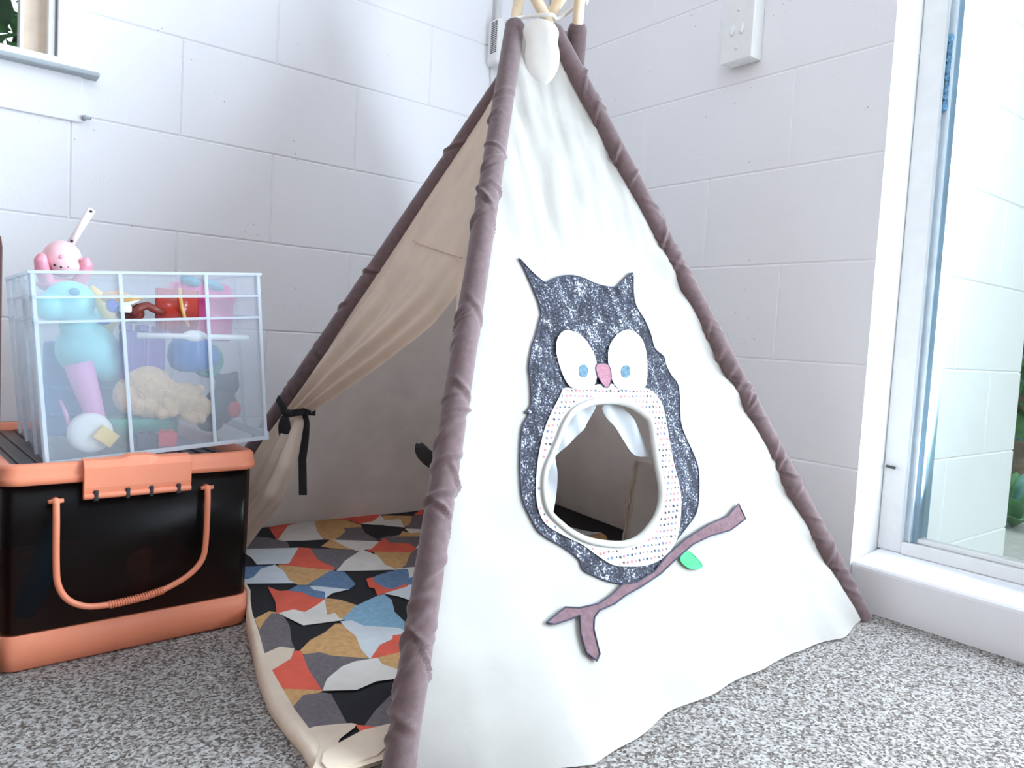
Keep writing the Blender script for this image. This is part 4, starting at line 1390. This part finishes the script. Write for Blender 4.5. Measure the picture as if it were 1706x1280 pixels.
def rrect(x0, x1, y0, y1, r, n=6):
    out = []
    for cx_, cy_, a0 in ((x1 - r, y1 - r, 0), (x0 + r, y1 - r, 90), (x0 + r, y0 + r, 180), (x1 - r, y0 + r, 270)):
        for i in range(n + 1):
            a = math.radians(a0 + 90 * i / n)
            out.append((cx_ + r * math.cos(a), cy_ + r * math.sin(a)))
    return out


def shell(mb, prof, frame, W, D, r=0.018):
    """loft of rounded rectangles; prof = (inset, z)"""
    mb.rings([[frame @ Vector((x, y, z)) for x, y in rrect(ins, W - ins, ins, D - ins, max(0.003, r - ins * 0.5))] for ins, z in prof], cap=False)
    return mb


tub = thing('storage_tub', 'smoky black storage tub with orange lid rim, base and carry handle', 'storage box', (-1.16, -0.33, 0.0))
m = MB()
prof = [(0.0015, 0.049), (0.0, 0.15), (-0.001, 0.262), (0.003, 0.262), (0.004, 0.15), (0.0055, 0.049)]
shell(m, prof + [prof[0]], TUB, TW, TD)
m.build('body', 'smoke', tub)
m = MB()
m.rings([[TUB @ Vector((x, y, z)) for x, y in rrect(i_, TW - i_, i_, TD - i_, 0.018)] for i_, z in ((0.006, 0.0005), (0.001, 0.004), (-0.0015, 0.02), (-0.0015, 0.050), (0.002, 0.051))])
m.build('base', 'orange', tub)
lid = MB()
RIM = [(-0.006, 0.2520), (-0.0085, 0.2545), (-0.0085, 0.2625), (-0.0065, 0.2640), (-0.0065, 0.2740), (-0.003, 0.2790), (0.006, 0.2795), (0.013, 0.2770), (0.016, 0.2690), (0.018, 0.2660), (0.018, 0.2630), (0.002, 0.2630), (0.002, 0.2520)]
shell(lid, RIM + [RIM[0]], TUB, TW, TD, 0.024)
lid_o = lid.build('lid_rim', 'orange', tub)
m = MB()
m.box((0.017, 0.017, 0.2632), (TW - 0.017, TD - 0.017, 0.2662), mat=TUB)
for i in range(13):
    x = 0.030 + i * 0.0225
    m.box((x, 0.022, 0.2662), (x + 0.008, TD - 0.022, 0.2684), mat=TUB)
m.build('lid', 'lid_dark', tub, bevel=0.0012)
mm = MB()
prof2 = [(-0.0100, 0.2365), (-0.0165, 0.2375), (-0.0175, 0.2450), (-0.0170, 0.2720), (-0.0120, 0.2815), (0.0020, 0.2835), (0.0020, 0.2805), (-0.0085, 0.2790), (-0.0100, 0.2720)]
xs_ = [0.091, 0.095, 0.136, 0.150, 0.174, 0.188, 0.228, 0.232]
rows = []
for x in xs_:
    up_ = 0.004 if 0.145 < x < 0.18 else 0
    rows.append([TUB @ Vector((x, yy, zz + (up_ if yy > -0.013 and zz > 0.275 else 0))) for yy, zz in prof2])
mm.rings(rows, smooth=False)
mm.tube([TUB @ Vector((0.091 + 0.141 * i / 4, -0.0145, 0.2335)) for i in range(5)], 0.0048, 12)
clip = mm.build('lid_clip', 'orange', tub, bevel=0.001)
for x in (0.106, 0.146, 0.177, 0.214):
    m = MB()
    m.box((x - 0.003, -0.0195, 0.2265), (x + 0.003, -0.0095, 0.2415), mat=TUB)
    m.build('hinge_tab', 'dark_hole', clip, bevel=0.0015)
# bail handle hanging down the front
hp = [(0.060, -0.011, 0.229), (0.060, -0.014, 0.205), (0.0605, -0.015, 0.150), (0.063, -0.016, 0.118), (0.074, -0.017, 0.096), (0.094, -0.018, 0.083), (0.118, -0.018, 0.079), (0.150, -0.018, 0.079),
      (0.176, -0.018, 0.081), (0.205, -0.017, 0.089), (0.232, -0.017, 0.102), (0.250, -0.016, 0.120), (0.256, -0.015, 0.145), (0.2575, -0.014, 0.205), (0.258, -0.011, 0.229)]
dense = []
P = [Vector(p) for p in hp]
for i in range(len(P) - 1):
    a, b, c, d = P[max(i - 1, 0)], P[i], P[i + 1], P[min(i + 2, len(P) - 1)]
    for k in range(6):
        u = k / 6
        dense.append(TUB @ (0.5 * ((2 * b) + (c - a) * u + (2 * a - 5 * b + 4 * c - d) * u * u + (3 * b - a - 3 * c + d) * u ** 3)))
dense.append(TUB @ P[-1])
m = MB()
m.tube(dense, 0.0043, 12)
for x in (0.060, 0.258):
    m.tube([TUB @ Vector((x - 0.009, -0.009, 0.2295)), TUB @ Vector((x + 0.009, -0.009, 0.2295))], 0.003, 10)
    m.cyl(TUB @ Vector((x, -0.013, 0.229)), TUB @ Vector((x, 0.0, 0.229)), 0.005, n=14)
hd = m.build('handle', 'orange', tub)
for i in range(22):
    u = i / 21
    x = 0.126 + 0.070 * u
    z = 0.0785 + 0.0075 * u ** 2
    m = MB()
    m.tube([TUB @ Vector((x - 0.0008, -0.018, z)), TUB @ Vector((x + 0.0008, -0.018, z + 0.0002))], 0.0056, 12)
    m.build('grip_ring', 'orange', hd)

# toys dimly seen inside the tub
o = MB()
o.ell((-1.155, -0.525, 0.115), (0.017, 0.012, 0.022))
o.ell((-1.146, -0.525, 0.130), (0.012, 0.010, 0.012))
o.ell((-1.150, -0.525, 0.084), (0.016, 0.012, 0.026))
o.ell((-1.155, -0.510, 0.066), (0.022, 0.016, 0.012))
tag(o.build('toy_figure', 'orange', remesh=0.003), 'small orange pink toy figure seen dimly through the black tub front', 'toy')
o = MB()
o.tube([(-1.298, -0.53, 0.068), (-1.285, -0.53, 0.10), (-1.272, -0.53, 0.145), (-1.262, -0.525, 0.20)], [0.012, 0.018, 0.016, 0.008], 14)
tag(o.build('toy_bat', 'skyblue'), 'blue toy bat seen dimly in the left of the black tub', 'toy')

# ---------------------------------------------------------------- clear crate on the tub
TL = math.radians(4.8)
CR = Matrix.Translation((-1.2725, -0.530, 0.2705)) @ Matrix.Rotation(-TL, 4, 'Y')
CW, CH, CD = 0.300, 0.262, 0.345
crate = thing('storage_crate', 'frosted clear plastic crate full of toys on the black tub', 'storage box', (-1.14, -0.36, 0.28))


def cbox(mb, lo, hi, mi=0):
    return mb.box(lo, hi, mi, CR)


T_ = 0.0024
r1, r2 = 0.350 * CW, 0.737 * CW
h1, h2 = 0.745 * CH, 0.872 * CH
m = MB()
# front: three columns by three bands; the middle cell of the second band is a hand hole
xs = [0, r1, r2, CW]
zs = [0, h1, h2, CH]
for i in range(3):
    for k in range(3):
        if i == 1 and k == 1:
            continue
        cbox(m, (xs[i], 0, zs[k]), (xs[i + 1], T_, zs[k + 1]), 1 if i == 1 else 0)
m.build('front_wall', ['frost', 'frost_ridged'], crate)
m = MB()
cbox(m, (0, T_, 0), (T_, CD, CH))
m.build('side_wall', 'frost', crate)
m = MB()
cbox(m, (CW - T_, T_, 0), (CW, CD, CH))
m.build('side_wall', 'frost', crate)
m = MB()
cbox(m, (T_, CD - T_, 0), (CW - T_, CD, CH))
m.build('rear_wall', 'frost', crate)
m = MB()
cbox(m, (T_, T_, 0.0), (CW - T_, CD - T_, T_))
m.build('floor_plate', 'frost', crate)
m = MB()
for x in (0.0, r1, r2, CW):
    cbox(m, (x - 0.0022, -0.0042, 0), (x + 0.0022, -0.0001, CH))
for z in (h1, h2):
    cbox(m, (0, -0.0046, z - 0.0018), (CW, -0.0001, z + 0.0018))
for x in (-0.0042, CW):
    for z in (h1, h2):
        cbox(m, (x, 0.0, z - 0.0018), (x + 0.0042, CD, z + 0.0018))
    for yy in (0.003, 0.105, 0.235, CD - 0.005):
        cbox(m, (x, yy, 0), (x + 0.0042, yy + 0.0036, CH))
cbox(m, (-0.004, -0.004, 0.0), (CW + 0.004, -0.0002, 0.006))
cbox(m, (CW + 0.0002, 0.0, 0.0), (CW + 0.006, CD, 0.012))
m.build('rib', 'frost_rib', crate)
m = MB()
for lo, hi in (((-0.005, -0.005, CH - 0.002), (CW + 0.005, 0.004, CH + 0.002)), ((-0.005, CD - 0.004, CH - 0.002), (CW + 0.005, CD + 0.005, CH + 0.002)),
               ((-0.005, 0.004, CH - 0.002), (0.004, CD - 0.004, CH + 0.002)), ((CW - 0.004, 0.004, CH - 0.002), (CW + 0.005, CD - 0.004, CH + 0.002))):
    cbox(m, lo, hi)
m.build('top_rim', 'frost_rib', crate)

# ---------------------------------------------------------------- toys in the crate
GT = 'toys in the clear crate'
t = thing('bubble_toy', 'pale pink round toy with two curved arms and a white stick above crate', 'toy', (-1.245, -0.43, 0.53), GT)
m = MB()
m.ell((-1.2440, -0.4030, 0.5600), (0.0265, 0.0265, 0.0275), 28, 18)
m.ell((-1.2400, -0.4180, 0.5480), (0.020, 0.016, 0.014))
hd = m.build('head', 'pink', t, remesh=0.002)
for sx in (-1, 1):
    m = MB()
    c0 = -1.2440
    pts = [(c0 + sx * 0.010, -0.403, 0.521), (c0 + sx * 0.021, -0.412, 0.527), (c0 + sx * 0.027, -0.420, 0.541), (c0 + sx * 0.0295, -0.424, 0.555), (c0 + sx * 0.027, -0.426, 0.564)]
    m.tube(pts, [0.008, 0.0095, 0.009, 0.0082, 0.004], 14, flat=1.2)
    m.build('arm', 'pink_deep', t, remesh=0.0022)
m = MB()
m.ell((-1.2430, -0.4030, 0.520), (0.034, 0.024, 0.012))
m.build('collar', 'pink_deep', t)
m = MB()
m.tube([(-1.2335, -0.4050, 0.583), (-1.2230, -0.4050, 0.605), (-1.2070, -0.4050, 0.6385)], [0.0058, 0.0052, 0.0060], 16)
sk = m.build('stick', 'pale', t)
for hx, hz in ((-1.2085, 0.6345), (-1.2330, 0.5870)):
    m = MB()
    m.ell((hx, -0.4108, hz), (0.0022, 0.0012, 0.0020))
    m.build('hole', 'dark_hole', sk)
for dx, dz in ((-0.0165, -0.0135), (-0.0085, -0.016), (0.0, -0.015), (0.0085, -0.0125)):
    m = MB()
    m.ell((-1.2400 + dx, -0.4325 + 0.7 * abs(dx + 0.003) * 0.4, 0.5620 + dz), (0.0017, 0.0022, 0.0017), 10, 6)
    m.build('hole', 'dark_hole', hd)
m = MB()
m.ell((-1.2485, -0.4280, 0.5610), (0.0032, 0.0022, 0.0036), 10, 6)
m.build('nose', 'pink_deep', hd)

t = thing('toy_pony', 'pale mint green plastic pony toy standing in left of crate', 'toy', (-1.22, -0.44, 0.40), GT)
m = MB()
m.ell((-1.2400, -0.456, 0.4970), (0.034, 0.024, 0.030))
m.ell((-1.2660, -0.464, 0.4870), (0.020, 0.018, 0.020))
m.ell((-1.2230, -0.432, 0.4650), (0.028, 0.024, 0.038))
m.ell((-1.2100, -0.425, 0.4250), (0.046, 0.032, 0.042), rot=Matrix.Rotation(0.5, 3, 'Y'))
m.ell((-1.1830, -0.425, 0.4040), (0.026, 0.026, 0.026))
m.build('body', 'mint', t, remesh=0.0028)
m = MB()
m.ell((-1.2375, -0.4780, 0.5105), (0.0070, 0.0035, 0.0058))
m.build('eye', 'mint_dark', t)
m = MB()
m.tube([(-1.2080, -0.412, 0.520), (-1.1900, -0.410, 0.500), (-1.1820, -0.412, 0.470), (-1.1860, -0.414, 0.440)], [0.006, 0.014, 0.013, 0.005], 12)
m.build('mane', 'yellow', t)
m = MB()
m.ell((-1.195, -0.452, 0.470), (0.009, 0.003, 0.005))
m.build('flower_mark', 'navy', t)

t = MB()
t.tube([(-1.2300, -0.475, 0.408), (-1.2240, -0.478, 0.385), (-1.2130, -0.480, 0.350), (-1.2040, -0.482, 0.316), (-1.2020, -0.482, 0.302)], [0.019, 0.018, 0.0145, 0.012, 0.009], 18)
tag(t.build('toy_bat', 'lilac'), 'tapering lilac pink toy bat below the mint pony in the crate', 'toy', GT)

t = thing('toy_lamp', 'round white toy with a square tab at lower left of crate', 'toy', (-1.215, -0.49, 0.30), GT)
m = MB()
m.rings([[(-1.2160 + 0.029 * k * math.cos(a * PI / 14), -0.492 + dy, 0.3095 + 0.029 * k * math.sin(a * PI / 14)) for a in range(28)] for dy, k in ((0.014, 0.8), (0.008, 1), (-0.006, 1), (-0.011, 0.9), (-0.013, 0.6))])
m.build('disc', 'abs_white', t)
m = MB()
m.box((-0.014, -0.006, -0.011), (0.014, 0.004, 0.011), mat=Matrix.Translation((-1.1985, -0.5085, 0.3060)) @ Matrix.Rotation(0.65, 4, 'Y'))
m.build('tab', 'yellow', t, bevel=0.002)

t = thing('toy_tray', 'steel blue plastic toy tray standing along the crate rear', 'toy', (-1.16, -0.29, 0.29), GT)
m = MB()
m.box((-1.262, -0.375, 0.2885), (-1.120, -0.355, 0.436))
m.build('panel', 'steel', t, bevel=0.006)
m = MB()
for z in (0.32, 0.36, 0.40):
    m.box((-1.255, -0.381, z), (-1.127, -0.3752, z + 0.008))
m.build('ridge', 'steel', t, bevel=0.002)

t = thing('toy_boat', 'teal green toy boat lying on the crate floor in the middle', 'toy', (-1.145, -0.43, 0.29), GT)
m = MB()
rows = []
for i in range(21):
    u = i / 20
    w = 0.030 * math.sin(PI * min(1, 0.12 + 0.88 * u)) ** 0.5 if u < 1 else 0.004
    w = max(w, 0.004)
    x = -1.190 + 0.105 * u
    rows.append([(x, -0.44 + w * math.cos(PI * k / 10), 0.325 - 0.033 * math.sin(PI * k / 10)) for k in range(11)])
m.rings(rows, closed=False)
m.build('hull', 'teal', t, solid=0.003)
m = MB()
m.box((-1.182, -0.462, 0.319), (-1.094, -0.418, 0.323))
m.build('deck', 'teal', t, bevel=0.002)

t = thing('plush_animal', 'cream plush animal lying across the middle of the crate', 'toy', (-1.11, -0.45, 0.34), GT)
m = MB()
m.ell((-1.1350, -0.455, 0.3760), (0.036, 0.030, 0.034))
m.ell((-1.1600, -0.455, 0.3600), (0.022, 0.024, 0.028))
m.ell((-1.0870, -0.455, 0.3520), (0.040, 0.028, 0.027))
m.ell((-1.0580, -0.458, 0.3400), (0.022, 0.02, 0.020))
rnd = random.Random(3)
for i in range(60):
    a = rnd.uniform(0, 2 * PI)
    u = rnd.random()
    m.ell((-1.160 + 0.10 * u + 0.006 * math.cos(a), -0.478 + 0.012 * rnd.random(), 0.365 - 0.02 * u + 0.026 * math.sin(a)), (0.008, 0.006, 0.009), 8, 6)
m.build('body', 'cream_fur', t, remesh=0.0026)
for dx in (-0.016, 0.014):
    m = MB()
    m.ell((-1.135 + dx, -0.456, 0.412), (0.008, 0.006, 0.010))
    m.build('ear', 'cream_fur', t)

t = thing('toy_watering_can', 'round blue plastic toy with green ring right of crate centre', 'toy', (-1.06, -0.45, 0.39), GT)
m = MB()
m.rings([[(-1.0710 + r * math.cos(a * PI / 14), -0.452 + r * math.sin(a * PI / 14), z) for a in range(28)] for r, z in ((0.018, 0.398), (0.029, 0.404), (0.034, 0.420), (0.032, 0.440), (0.024, 0.450), (0.012, 0.452))])
m.build('pot', 'blue', t)
m = MB()
m.ell((-1.0440, -0.452, 0.4220), (0.018, 0.014, 0.018))
m.build('spout_rose', 'blue', t)
m = MB()
m.tube([(-1.0420 + 0.020 * math.cos(a * PI / 10), -0.444, 0.4150 + 0.022 * math.sin(a * PI / 10)) for a in range(20)], 0.006, 10, loop=True)
m.build('ring', 'teal', t)

t = thing('toy_handbag', 'glossy red and magenta toy bag with a gold band at upper right of crate', 'toy', (-1.06, -0.43, 0.45), GT)
m = MB()
rows = []
for z, k in ((0.448, 0.90), (0.455, 0.97), (0.49, 1.0), (0.510, 1.01), (0.512, 1.07), (0.520, 1.07), (0.523, 1.0), (0.536, 0.92), (0.542, 0.7)):
    rows.append([(-1.0520 + 0.050 * k * math.copysign(abs(math.cos(a * PI / 16)) ** 0.6, math.cos(a * PI / 16)), -0.425 + 0.040 * k * math.copysign(abs(math.sin(a * PI / 16)) ** 0.6, math.sin(a * PI / 16)), z) for a in range(32)])
m.rings(rows)
m.build('body', 'magenta', t)
m = MB()
rows = []
for i in range(17):
    u = i / 16
    x = -1.1270 + 0.058 * u
    rows.append([(x, -0.4755 - 0.012 * math.sin(PI * u), 0.462), (x - 0.004 * (1 - u), -0.481 - 0.016 * math.sin(PI * u), 0.490), (x - 0.003 * (1 - u), -0.4775 - 0.012 * math.sin(PI * u), 0.525)])
m.rings(rows, closed=False)
m.build('front_flap', 'red', t, solid=0.003)
m = MB()
m.tube([(-1.1015, -0.499, 0.527), (-1.1010, -0.502, 0.512), (-1.0985, -0.5035, 0.496), (-1.0940, -0.503, 0.482), (-1.0880, -0.500, 0.470)], 0.0026, 10)
m.build('gold_band', 'gold', t)
for x, z in ((-1.075, 0.540), (-1.040, 0.536)):
    m = MB()
    m.ell((x, -0.455, z), (0.017, 0.014, 0.009), rot=Matrix.Rotation(0.25, 3, 'Y'))
    m.build('clasp', 'mint_dark', t)

t = thing('toy_figure', 'small toy figure with yellow cap and red brown arm seen in crate hand hole', 'toy', (-1.165, -0.48, 0.46), GT)
m = MB()
m.ell((-1.1830, -0.480, 0.5055), (0.022, 0.016, 0.011))
m.ell((-1.1720, -0.492, 0.5030), (0.020, 0.012, 0.004), rot=Matrix.Rotation(-0.2, 3, 'Y'))
m.build('cap', 'tan', t)
m = MB()
m.tube([(-1.1850, -0.497, 0.4965), (-1.1750, -0.500, 0.4990), (-1.1640, -0.500, 0.5035), (-1.1560, -0.498, 0.5050)], [0.004, 0.0052, 0.004, 0.001], 10, flat=0.6)
m.build('moustache', 'abs_white', t)
m = MB()
m.ell((-1.1900, -0.492, 0.4940), (0.010, 0.008, 0.010))
m.build('scarf', 'navy', t)
m = MB()
m.box((-1.1840, -0.503, 0.4850), (-1.1670, -0.492, 0.4965), mat=Matrix.Identity(4))
m.build('hand', 'abs_white', t, bevel=0.003)
m = MB()
m.tube([(-1.1660, -0.493, 0.4830), (-1.1560, -0.492, 0.4930), (-1.1450, -0.492, 0.4975), (-1.1350, -0.492, 0.4930), (-1.1220, -0.492, 0.4880)], [0.008, 0.007, 0.006, 0.006, 0.005], 12)
m.build('arm', 'brown', t)
m = MB()
m.ell((-1.1640, -0.474, 0.484), (0.020, 0.016, 0.013))
m.build('body', 'brown', t)

t = thing('toy_castle', 'violet plastic toy tower in the middle of the crate behind the plush', 'toy', (-1.14, -0.41, 0.29), GT)
m = MB()
m.box((-1.172, -0.468, 0.385), (-1.112, -0.436, 0.458))
m.build('wall', 'purple', t, bevel=0.004)
for i in range(3):
    m = MB()
    m.box((-1.172 + 0.0225 * i, -0.468, 0.4582), (-1.158 + 0.0225 * i, -0.436, 0.468))
    m.build('battlement', 'purple', t, bevel=0.002)

t = thing('toy_windmill_stick', 'white plastic toy stick with an oval boss inside the crate front', 'toy', (-1.08, -0.515, 0.455), GT)
m = MB()
m.tube([(-1.1625, -0.5195, 0.4530), (-1.0840, -0.5195, 0.4553), (-1.0030, -0.5195, 0.4565)], 0.0042, 12)
m.build('stick', 'abs_white', t)
m = MB()
m.ell((-1.0830, -0.5190, 0.4560), (0.018, 0.0050, 0.0085))
m.build('boss', 'abs_white', t)

t = thing('toy_bear', 'dark charcoal toy bear at the right end of the crate', 'toy', (-1.015, -0.44, 0.31), GT)
m = MB()
m.ell((-1.0180, -0.440, 0.3400), (0.028, 0.024, 0.030))
m.ell((-1.0080, -0.440, 0.3760), (0.020, 0.019, 0.019))
m.ell((-0.9960, -0.440, 0.3920), (0.007, 0.006, 0.007))
m.ell((-1.0250, -0.440, 0.3900), (0.007, 0.006, 0.007))
m.ell((-1.0380, -0.455, 0.3120), (0.020, 0.022, 0.012))
m.build('body', 'charcoal', t, remesh=0.0026)
m = MB()
m.ell((-1.0030, -0.4640, 0.3370), (0.011, 0.007, 0.014))
m.build('bow', 'redbrick', t)

for nm, x, z, mt, lb_ in (('toy_brick', -1.115, 0.2985, 'redbrick', 'coral red toy brick on the crate floor beside the dark brick'), ('toy_brick', -1.143, 0.2975, 'charcoal', 'dark charcoal toy brick on the crate floor left of the red brick')):
    t = thing(nm, lb_, 'toy', (x, -0.50, z - 0.012), GT)
    m = MB()
    m.box((x - 0.0135, -0.512, z - 0.0115), (x + 0.0125, -0.488, z + 0.0095))
    m.build('block', mt, t, bevel=0.0015)
    for dx in (-0.006, 0.006):
        m = MB()
        m.cyl((x + dx, -0.500, z + 0.0095), (x + dx, -0.500, z + 0.0135), 0.0040, n=14)
        m.build('stud', mt, t)
t = MB()
t.tube([(-1.2520, -0.470, 0.355), (-1.2450, -0.480, 0.335), (-1.2380, -0.486, 0.300)], [0.002, 0.003, 0.002], 8)
tag(t.build('toy_wand', 'lilac'), 'thin lilac toy wand leaning low at the left of the crate', 'toy', GT)
